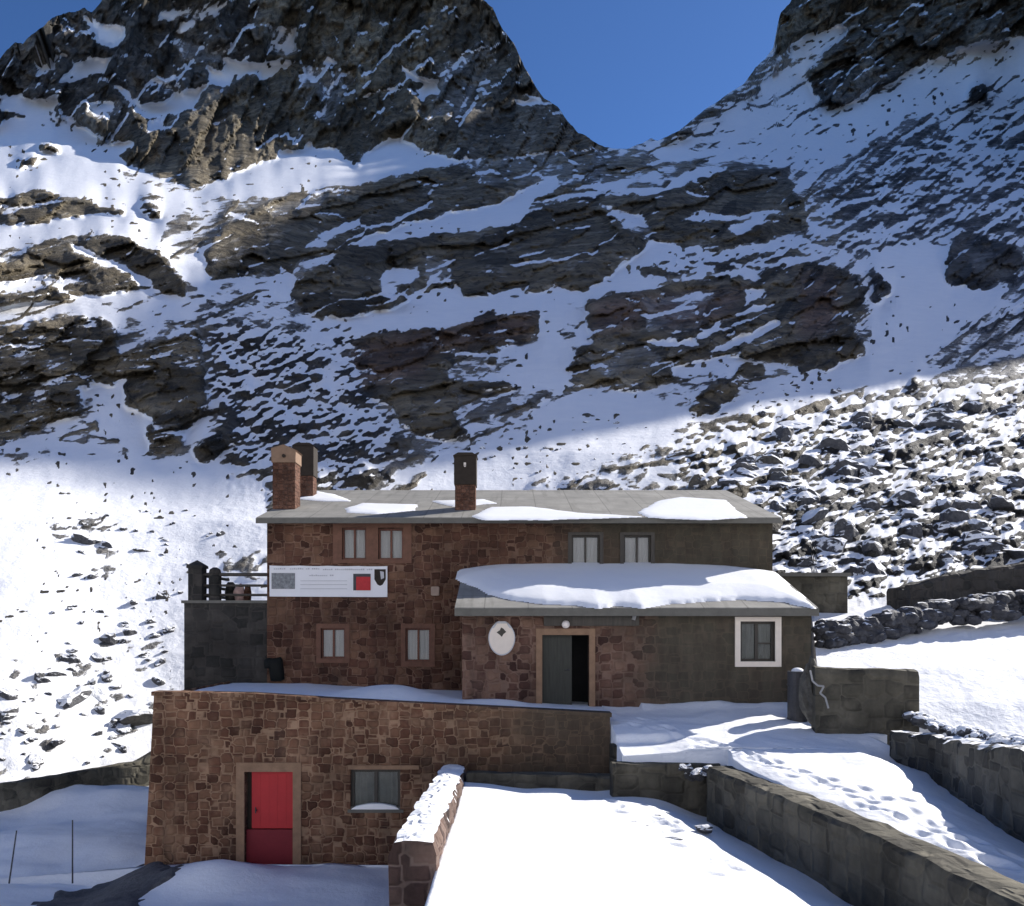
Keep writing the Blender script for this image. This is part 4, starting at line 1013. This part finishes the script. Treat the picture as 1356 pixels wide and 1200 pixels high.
bm = BM(); box(bm, TX0 + .1, TX1 - .1, YT + .9, YT + 1.0, -6.3, -2.4); obj('inner_wall', bm, M['dark'], ter)
bm = BM()
for i in range(24):
    a, b__ = ex[i], ex[i + 1]; lx = -.05 if i == 0 else 0; rx_ = .04 if i == 23 else 0
    v = [bm.verts.new(p) for p in ((a + lx, YT - .04, tz(a) - .098), (b__ + rx_, YT - .04, tz(b__) - .098), (b__ + rx_, YT - .04, tz(b__)), (a + lx, YT - .04, tz(a)),
                                   (a + lx, YT + .42, tz(a) - .098), (b__ + rx_, YT + .42, tz(b__) - .098), (b__ + rx_, YT + .42, tz(b__)), (a + lx, YT + .42, tz(a)))]
    for f in ((0, 1, 2, 3), (5, 4, 7, 6), (3, 2, 6, 7), (1, 0, 4, 5)): bm.faces.new([v[j] for j in f])
    if i == 0: bm.faces.new((v[0], v[3], v[7], v[4]))
    if i == 23: bm.faces.new((v[1], v[5], v[6], v[2]))
obj('coping', bm, M['terrace_stone'], ter)
def z_ter(x, y):
    z = np.interp(x, [-8.7, -6.3, -4.3, -1.0, 2.4], [-1.72, -1.74, -1.86, -1.98, -2.12])
    d = .34 * np.exp(-((x + 3.3) / 1.25) ** 2 - ((y - 22.3) / 1.3) ** 2) + .14 * np.exp(-((x + .3) / 1.0) ** 2 - ((y - 21.4) / .5) ** 2) 
    return z + d * sstep(y, 20.3, 21.6) + fbm(x / 1.5, y / 1.5, 3, .5, 240) * .035
sheet('terrace_snow', TX0 + .05, TX1 + .02, YT + .42, YM - .02, .1, z_ter, skirt=.0)
# red door
x0, x1, z0, z1 = rd
bm = BM(); t_ = .2
for a_, b__ in ((x0 - t_ + .0, x0), (x1, x1 + t_)): box(bm, a_, b__, YT - .03, YT + .02, -6.2, z1 + .22)
box(bm, x0, x1, YT - .03, YT + .02, z1, z1 + .22); obj('door_surround', bm, M['plaster'], ter)
xl = P(331, 1050, YT)[0]
bm = BM(); box(bm, x0 + .005, xl, YT + .2, YT + .3, z0, z1 - .005); obj('door_jamb', bm, M['soot'], ter)
zs_ = P(330, 1100, YT)[2]
bm = BM(); box(bm, xl, x1 - .01, YT + .14, YT + .19, zs_ + .02, z1 - .01)
for k_ in range(1, 5): xx = xl + (x1 - xl) * k_ / 5; box(bm, xx - .006, xx + .006, YT + .135, YT + .14, zs_ + .05, z1 - .04)
d1 = obj('door', bm, M['reddoor'], ter); d1['label'] = 'bright red upper half of the door'
bm = BM(); box(bm, xl + .1, xl + .13, YT + .06, YT + .14, zs_ + .45, zs_ + .48); tube(bm, (xl + .115, YT + .07, zs_ + .4), (xl + .115, YT + .07, zs_ + .55), .014); obj('handle', bm, M['metal'], d1)
bm = BM(); box(bm, x0 + .01, x1 - .01, YT + .10, YT + .16, z0, zs_); d2 = obj('door', bm, M['maroon'], ter); d2['label'] = 'maroon lower half of the door'
window(ter, tw, YT, M['darkwood'], False, 2, False, 'dark window with snow on its sill', .075)
bm = BM(); box(bm, tw[0], tw[1], YT + .015, YT + .09, tw[2] + .003, tw[2] + .06); box(bm, tw[0] - .06, tw[1] + .08, YT - .05, YT + .012, tw[2] - .07, tw[2] - .003); obj('window_sill', bm, M['fascia'], ter)
bm = BM(); n = 12; 
prism(bm, [(tw[0] + .02 + (tw[1] - tw[0] - .04) * i / n, YT - .03, tw[2] + .005 + (0 if i in (0, n) else .04 + .10 * math.sin(math.pi * i / n))) for i in range(n + 1)], (0, .12, 0)); obj('sill_snow', bm, M['roofsnow'], ter)
bm = BM(); box(bm, tw[0] - .05, tw[1] + .45, YT - .035, YT + .01, tw[3] + .003, tw[3] + .10); obj('lintel', bm, M['plaster'], ter)

# ------------------------------------------------------------------ garden walls
def path_wall(name, line, ztop, zbot, thick, m, label, wob=.03, step=.16, cat='wall'):
    """rough wall along a plan polyline; ztop(s) and zbot(s) as numbers or arrays over the line's points"""
    L = np.array(line, float); seg = np.hypot(*np.diff(L, axis=0).T); S = np.concatenate([[0], np.cumsum(seg)])
    n = max(3, int(S[-1] / step)); s = np.linspace(0, S[-1], n)
    x = np.interp(s, S, L[:, 0]); y = np.interp(s, S, L[:, 1])
    zt = np.interp(s, S, np.broadcast_to(ztop, len(L))); zb = np.interp(s, S, np.broadcast_to(zbot, len(L)))
    dx, dy = np.gradient(x), np.gradient(y); l = np.hypot(dx, dy); nx, ny = -dy / l, dx / l
    bm = BM(); rows = []
    K = 7
    prof = [(-.5, 0), (-.5, .25), (-.5, .5), (-.5, .75), (-.5, .95), (-.42, 1), (-.14, 1.01), (.14, 1.01), (.42, 1), (.5, .95), (.5, .75), (.5, .5), (.5, .25), (.5, 0)]
    for i in range(n):
        r = []
        for j, (o, h) in enumerate(prof):
            w = perlin(np.array([s[i] * 2.6 + 3]), np.array([j * .7 + 1.0]), 77)[0] * wob; w2 = perlin(np.array([s[i] * 1.8]), np.array([j * .35 + 9]), 78)[0] * wob
            r.append(bm.verts.new((x[i] + nx[i] * (o * thick + w), y[i] + ny[i] * (o * thick + w), zb[i] + (zt[i] - zb[i]) * h + w2 * (h > .4))))
        rows.append(r)
    for a_, b__ in zip(rows, rows[1:]):
        for j in range(len(prof) - 1): bm.faces.new((a_[j], a_[j + 1], b__[j + 1], b__[j]))
    bm.faces.new(rows[0]); bm.faces.new(rows[-1][::-1])
    return top_obj(name, bm, m, label, cat)

path_wall('stone_wall', [(-1.40, 11.7), (-1.40, 15), (-1.40, 18), (-1.40, 19.95)], [-3.05, -3.15, -3.28, -3.34], -6.6, .66, M['wall_snow'], 'thick brown stone wall with patchy snow along its top running out from the terrace block', .05, .12)
path_wall('stone_wall', [(x - .02, y) for x, y in zip(WX[::-1][1:], WY[::-1][1:])], -2.93, -4.6, .62, M['grey_stone'], 'long curving grey stone wall between the snowy plot and the trodden path', .03)
path_wall('stone_wall', [(x + .1, y) for x, y in zip(RX[::-1][1:], RY[::-1][1:])], [-2.30, -2.24, -2.09, -1.88, -1.8, -1.75], -3.7, .5, M['grey_snow'], 'grey retaining wall with snow clumps on top right of the trodden path', .07)
path_wall('stone_wall', [(P(1077, 0, 19.6)[0], 19.6), (P(1110, 0, 19.5)[0], 19.5), (P(1170, 0, 19.4)[0], 19.4), (P(1212, 0, 19.3)[0], 19.3)], [-.95, -.99, -.99, -1.03], -3.4, .55, M['grey_stone'], 'tall dark wall end with rounded corner beside the entrance wing', .03)
path_wall('stone_step', [(4.5, 18.12), (3.4, 18.12), (2.16, 18.1)], [-2.98, -2.96, -2.96], -4.2, .45, M['grey_stone'], 'grey stone path edge behind the snowy plot, dark stones at its end', .03, .12, 'step')
path_wall('stone_step', [(2.3, 18.85), (.8, 18.85), (-1.02, 18.9)], [-3.36, -3.33, -3.30], -4.2, .4, M['grey_stone'], 'low grey stone kerb at the foot of the terrace block', .03, .12, 'kerb')
path_wall('stone_step', [(4.0, 19.5), (3.0, 19.3), (2.30, 19.2)], [-2.70, -2.72, -2.72], -3.4, .4, M['grey_stone'], 'short grey stone step at the right end of the terrace block', .03, .12, 'step')
KERB = []
for u in (-260, -120, -30, 40, 110, 180, 240):
    v = float(vbot(u)) - 1; KERB.append(P(u, v - 6, float(np.exp(lnY0(np.array(float(u)), np.array(v)))) - .35))
path_wall('stone_wall', [p[:2] for p in KERB], [p[2] for p in KERB], -7.4, .5, M['grey_stone'], 'low grey stone kerb wall below the boulder slope left of the terrace block', .04)
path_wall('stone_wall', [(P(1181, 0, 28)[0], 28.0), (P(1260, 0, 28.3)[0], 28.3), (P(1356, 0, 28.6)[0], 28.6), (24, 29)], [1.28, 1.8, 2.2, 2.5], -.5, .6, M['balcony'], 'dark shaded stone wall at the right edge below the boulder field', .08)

def rock_mesh(name, seed, sub=3, sq=(1, 1, .8), rough=.45):
    bm = BM(); bmesh.ops.create_icosphere(bm, subdivisions=sub, radius=1)
    off = Vector((seed * 7.1, seed * 3.3, seed * 5.7))
    # cut by a few planes so that it has flat broken faces
    rnd = random.Random(seed)
    planes = [(Vector((rnd.gauss(0, 1), rnd.gauss(0, 1), rnd.gauss(0, .8))).normalized(), rnd.uniform(.45, .85)) for _ in range(9)]
    for v in bm.verts:
        for n_, d in planes:
            e = v.co.dot(n_) - d
            if e > 0: v.co -= n_ * e * .92
        v.co *= 1 + rough * .5 * mnoise.fractal(v.co * 1.3 + off, .8, 2.1, 5)
        v.co = Vector((v.co.x * sq[0], v.co.y * sq[1], v.co.z * sq[2]))
    bmesh.ops.recalc_face_normals(bm, faces=bm.faces)
    me = bpy.data.meshes.new(name); bm.to_mesh(me); bm.free()
    me.polygons.foreach_set('use_smooth', [False] * len(me.polygons))
    return me

# dry stone bank made of piled stones, one mesh
def stone_bank(name, line, h, m, label, n, size, seed):
    rnd = random.Random(seed); bm = BM(); L = [Vector(p) for p in line]
    for i in range(n):
        t_ = rnd.random() * (len(L) - 1); k_ = int(t_); p = L[k_].lerp(L[k_ + 1], t_ - k_)
        hh = rnd.random() ** .8 * h; r = size * rnd.uniform(.6, 1.3)
        q = p + Vector((rnd.gauss(0, .1), (h - hh) * -.35 + rnd.gauss(0, .12), hh))
        mat_ = Matrix.Translation(q) @ Matrix.Rotation(rnd.uniform(0, 6), 4, 'Z') @ Matrix.Rotation(rnd.uniform(-.5, .5), 4, 'X') @ Matrix.Diagonal((r * 1.3, r, r * .75, 1))
        vs_ = bmesh.ops.create_icosphere(bm, subdivisions=2, radius=1, matrix=mat_)['verts']
        for v in vs_: v.co += (v.co - q) * .5 * mnoise.fractal(v.co * 2.2, .8, 2, 3)
    return top_obj(name, bm, m, label, 'wall')
def bank_line(px):
    return [P(u, v, Y) for u, v, Y in px]
stone_bank('dry_stone_wall', bank_line([(1085, 858, 24.2), (1130, 850, 24.6), (1190, 838, 25.2), (1250, 826, 25.8), (1310, 818, 26.2), (1370, 810, 26.6), (1440, 803, 27)]), .62, M['darkstone'], 'low bank of piled dark stones above the bright snowfield on the right', 460, .2, 5)
stone_bank('dry_stone_wall', bank_line([(1214, 956, 18.9), (1245, 968, 18.0), (1280, 977, 16.6), (1320, 987, 14.9), (1362, 996, 13.4)]), .16, M['boulder'], 'loose row of dark stones beside the tall wall end', 130, .11, 6)

# lean-to at the right end of the refuge
lean = thing('lean_to_shed', (10, 27.5, -1), 'low flat roofed grey shed at the right end of the refuge', 'shed')
a, b__ = P(1026, 0, 27.5)[0] - .6, P(1124, 0, 27.5)[0]
bm = BM(); box(bm, a, b__ - .04, 27.5, 30.5, -1, 1.66); obj('wall', bm, M['grey_stone'], lean)
bm = BM(); box(bm, a - .0, b__ + .05, 27.4, 30.6, 1.663, 1.78); obj('roof', bm, M['fascia'], lean)

# corner clutter by the wing: drum with snow, leaning stone post, bent pipe
d0 = P(1056, 905, 20.6)
drum = thing('metal_drum', (d0[0], 20.6, -2.5), 'dark drum with a cap of snow at the right corner of the entrance wing', 'drum')
bm = BM(); zt = P(1057, 889, 20.6)[2]
tube(bm, (d0[0], 20.6, -2.6), (d0[0], 20.6, zt), .24, 20)
for k_ in range(3): zz = -2.3 + k_ * .42; tube(bm, (d0[0], 20.6, zz), (d0[0], 20.6, zz + .04), .255, 20)
obj('barrel', bm, M['metal'], drum, False)
bm = BM(); bmesh.ops.create_uvsphere(bm, u_segments=18, v_segments=8, radius=1, matrix=Matrix.Translation((d0[0], 20.6, zt)) @ Matrix.Diagonal((.15, .16, .09, 1))); obj('snow_cap', bm, M['roofsnow'], drum, True)
bm = BM(); p0 = P(1075, 940, 19.9); pz = P(1074, 872, 19.9)[2]
bmesh.ops.create_icosphere(bm, subdivisions=3, radius=1)
for v in bm.verts:
    f_ = 1 - .45 * max(0, v.co.z) ; v.co = Vector((v.co.x * .26 * f_, v.co.y * .26 * f_, v.co.z * .75)) * (1 + .25 * mnoise.fractal(v.co * 1.7, .7, 2, 4)); v.co += Vector((p0[0] - .02, 19.9, pz - .72))
top_obj('standing_stone', bm, M['bare'], 'dark pointed stone standing between the drum and the tall wall end', 'stone')
bm = BM(); pts = [P(u, v, 19.1) for u, v in ((1073, 888), (1076, 902), (1083, 908), (1091, 909), (1086, 918), (1093, 924), (1097, 938))]
for a_, b__ in zip(pts, pts[1:]): tube(bm, a_, b__, .022, 8)
top_obj('bent_pipe', bm, M['pipe'], 'thin pale bent pipe against the tall dark wall end', 'pipe')

# stakes in the courtyard snow
def stake(p_top, p_bot, Y, label):
    bm = BM(); a_, b__ = P(*p_top, Y), P(*p_bot, Y - .0); b__ = (b__[0], b__[1], b__[2] - .3); tube(bm, b__, a_, .018, 8, .014)
    top_obj('stake', bm, M['metal'], label, 'stake')
stake((96, 1086), (96, 1152), 18.6, 'thin upright dark stake in the blue shaded snow')
stake((22, 1100), (12, 1152), 18.4, 'thin leaning dark stake at the left edge of the shaded snow')

# ------------------------------------------------------------------ boulders
protos = [rock_mesh('boulder', i + 1, 3, ((1, .9, .75), (1.35, .9, .7), (1, .8, 1.0), (1.5, 1, .55), (.9, 1, .85))[i % 5]) for i in range(10)]
for p in protos: p.materials.append(M['boulder'])
protos2 = []
for p in protos[:5]:
    q_ = p.copy(); q_.materials.clear(); q_.materials.append(M['boulder2']); protos2.append(q_)
def boulder(u, v, px, label, group=None, pool=protos, sink=.2, flat_=1.0):
    Y = ground_at(u, v); x, y, z = P(u, v, Y); r = px / F * Y
    o = bpy.data.objects.new('boulder', random.choice(pool)); col.objects.link(o)
    o.location = (x, y, z - r * sink); o.rotation_euler = (random.uniform(-.3, .3), random.uniform(-.3, .3), random.uniform(0, 6.28))
    k_ = random.uniform(.85, 1.15); o.scale = (r * k_, r * k_, r * flat_ * random.uniform(.8, 1.15))
    return tag(o, label, 'boulder', group)
def inside_poly(u, v, pts):
    c = False
    for i in range(len(pts)):
        (x0, y0), (x1, y1) = pts[i], pts[(i + 1) % len(pts)]
        if (y0 > v) != (y1 > v) and u < (x1 - x0) * (v - y0) / (y1 - y0) + x0: c = not c
    return c
def scatter(pts, n, smin, smax, label, group, pool=protos, pw=2.2, grow=None):
    xs = [p[0] for p in pts]; ys = [p[1] for p in pts]; k_ = 0
    while k_ < n:
        u, v = random.uniform(min(xs), max(xs)), random.uniform(min(ys), max(ys))
        if not inside_poly(u, v, pts): continue
        s = smin + (smax - smin) * random.random() ** pw
        if grow: s *= grow(u, v)
        boulder(u, v, s, label, group, pool); k_ += 1
scatter([(960, 640), (1040, 560), (1150, 545), (1250, 540), (1356, 525), (1400, 525), (1400, 745), (1356, 742), (1190, 772), (1140, 760), (1045, 745), (1035, 690)], 215, 4, 26,
        'dark snow capped boulder among many on the sunlit scree right of the refuge', 'boulders on the sunlit scree to the right', pw=2.6)
scatter([(20, 690), (170, 660), (320, 690), (230, 800), (240, 860), (190, 1000), (0, 1035), (0, 850), (100, 760)], 62, 3, 9,
        'small dark boulder half buried in the bright snow slope left of the refuge', 'boulders in the bright snow to the left', protos, 2.5)
scatter([(0, 850), (238, 830), (190, 1000), (0, 1030)], 34, 5, 17, 'dark boulder half buried in the bright snow beside the terrace block', 'boulders in the bright snow beside the terrace', protos, 1.9)
for u, v, px, lab, fl, pool in ((115, 715, 20, 'broad dark boulder with a shadow tail high on the left snow slope', .8, protos), (140, 722, 17, 'squat dark boulder with snowy back right beside the broad boulder on the left slope', .8, protos), (190, 728, 10, 'lone grey boulder just right of the pair high on the left slope', .9, protos2), (124, 762, 12, 'round topped dark boulder below the pair on the left slope', .7, protos),
                    (216, 790, 12, 'grey brown boulder with a shadow left of the balcony posts', .9, protos2), (100, 922, 28, 'long low dark boulder in the middle of the lower left slope', .6, protos), (125, 915, 17, 'dark hump at the right end of the long low boulder', .9, protos), (155, 908, 14, 'flat dark boulder right of the long low boulder', .6, protos),
                    (178, 950, 32, 'largest dark boulder against the left corner of the terrace block', .9, protos2), (46, 1006, 14, 'upright dark boulder above the low kerb wall', 1.5, protos), (15, 940, 18, 'dark blue boulder group at the left edge of the lower slope', .8, protos), (30, 965, 13, 'small slab boulder at the left edge below the dark blue boulder', .5, protos),
                    (1205, 660, 34, 'biggest dark triangular boulder on the sunlit scree', .9, protos), (1235, 632, 28, 'dark slab boulder above the biggest triangular boulder on the scree', .8, protos), (1020, 612, 28, 'grey brown boulder in the snow gully above the right roof corner', .8, protos2), (926, 640, 22, 'grey brown boulder just above the right part of the roof ridge', .8, protos2),
                    (905, 600, 17, 'flat grey boulder at the edge of the mountain shadow', .6, protos2), (1060, 650, 18, 'slanting grey boulder right of the refuge roof', .7, protos2), (1300, 720, 24, 'dark boulder above the shaded wall at the right edge', .7, protos), (1340, 730, 22, 'dark boulder at the far right edge above the shaded wall', .9, protos), (1255, 735, 18, 'low dark boulder above the left part of the shaded wall', .7, protos), (1085, 742, 17, 'dark flat boulder above the grey shed', .5, protos), (1120, 700, 20, 'dark pointed boulder on the scree between roof and biggest boulder', .9, protos)):
    boulder(u, v, px, lab, None, pool, .25, fl)
scatter([(890, 490), (1100, 510), (1200, 500), (1180, 530), (1000, 560), (900, 560)], 20, 3, 8, 'small dark stone in the blue shaded snow below the cliff', 'stones in the shaded snow', protos, 1.8)
scatter([(640, 560), (760, 540), (900, 545), (860, 590), (700, 630), (630, 620)], 26, 2, 6, 'small dark stone in the shaded snow above the roof ridge', 'stones above the roof', protos, 2)
# loose stones at the end of the path edge
for i in range(9):
    u = 905 + i * 5 + random.uniform(-3, 3); Y = 17.75 + random.uniform(-.15, .15); x, y, z = P(u, 1030 - random.uniform(0, 14), Y)
    o = bpy.data.objects.new('loose_stone', random.choice(protos)); col.objects.link(o); o.location = (x, y, z); s = random.uniform(.09, .18); o.scale = (s * 1.2, s, s); o.rotation_euler = (0, 0, random.uniform(0, 6))
    tag(o, 'loose dark stone heaped at the end of the path edge', 'stone', 'loose stones by the path edge')

# unseen valley side behind the viewer, added to bounce sunlight into the shade
def z_val(x, y):
    d = -y - 14
    return -8 + .74 * d + 30 * fbm(x / 90, y / 90, 5, .5, 260) * sstep(d, 0, 80) + 6 * fbm(x / 18, y / 18, 4, .55, 262) * sstep(d, 0, 30)
vm_, nt_, b_v = mat('valley_fill_side'); gv = G(nt_); cv = gv.coord()
fv = gv.step(gv.noise(cv, .05, 8, .62), .44, .50)
gv.set(b_v.inputs['Base Color'], gv.mix(fv, (.09, .085, .075), SNOW)); b_v.inputs['Roughness'].default_value = .8
M['valley'] = vm_
sheet('valley_fill_slope', -320, 320, -330, -14, 4, z_val, m='valley', skirt=0)

for u, v, r_ in ((790, 1083, .05), (828, 1082, .06), (840, 1090, .09), (856, 1094, .07), (870, 1081, .08), (888, 1110, .08), (898, 1112, .06), (934, 1098, .16), (848, 1079, .05), (880, 1086, .05)):
    Y = 3.66 * F / (v - CY); x, y, z = P(u, v, Y); o = bpy.data.objects.new('loose_stone', random.choice(protos)); col.objects.link(o)
    o.location = (x, y, z + r_ * .1); o.scale = (r_ * 1.5, r_, r_ * .6); o.rotation_euler = (0, 0, random.uniform(-.5, .5))
    tag(o, 'small dark stone poking out of the bright snow plot', 'stone', 'stones in the snow plot')

# ------------------------------------------------------------------ sky, sun, camera
SUN = Vector((1.35, .9, 1.0)).normalized(); el = math.asin(SUN.z); az = math.atan2(SUN.x, SUN.y)
w = bpy.data.worlds.new('World'); sc.world = w; w.use_nodes = True; nt = w.node_tree
sky = nt.nodes.new('ShaderNodeTexSky'); sky.sky_type = 'NISHITA'; sky.sun_disc = False
sky.sun_elevation = el; sky.sun_rotation = az; sky.altitude = 3200; sky.air_density = 1.0; sky.dust_density = 1.5; sky.ozone_density = 10
bg = nt.nodes['Background']; nt.links.new(sky.outputs[0], bg.inputs[0]); bg.inputs[1].default_value = .084
sl = bpy.data.lights.new('sun', 'SUN'); sl.energy = 4.5; sl.angle = R(.5); sl.color = (1, .95, .88)
so = bpy.data.objects.new('sun', sl); col.objects.link(so); so.rotation_euler = (-SUN).to_track_quat('-Z', 'Y').to_euler(); so.location = (60, 30, 80)

cam = bpy.data.cameras.new('camera'); co_ = bpy.data.objects.new('camera', cam); col.objects.link(co_)
co_.location = (0, 0, 0); co_.rotation_euler = (R(90), 0, 0); cam.sensor_width = 36; cam.lens = 36 * F / 1356
cam.shift_y = (CY - 600) / 1356; cam.clip_start = .1; cam.clip_end = 5000
sc.camera = co_
sc.view_settings.view_transform = 'Standard'; sc.view_settings.look = 'None'; sc.view_settings.exposure = .88; sc.view_settings.gamma = 1
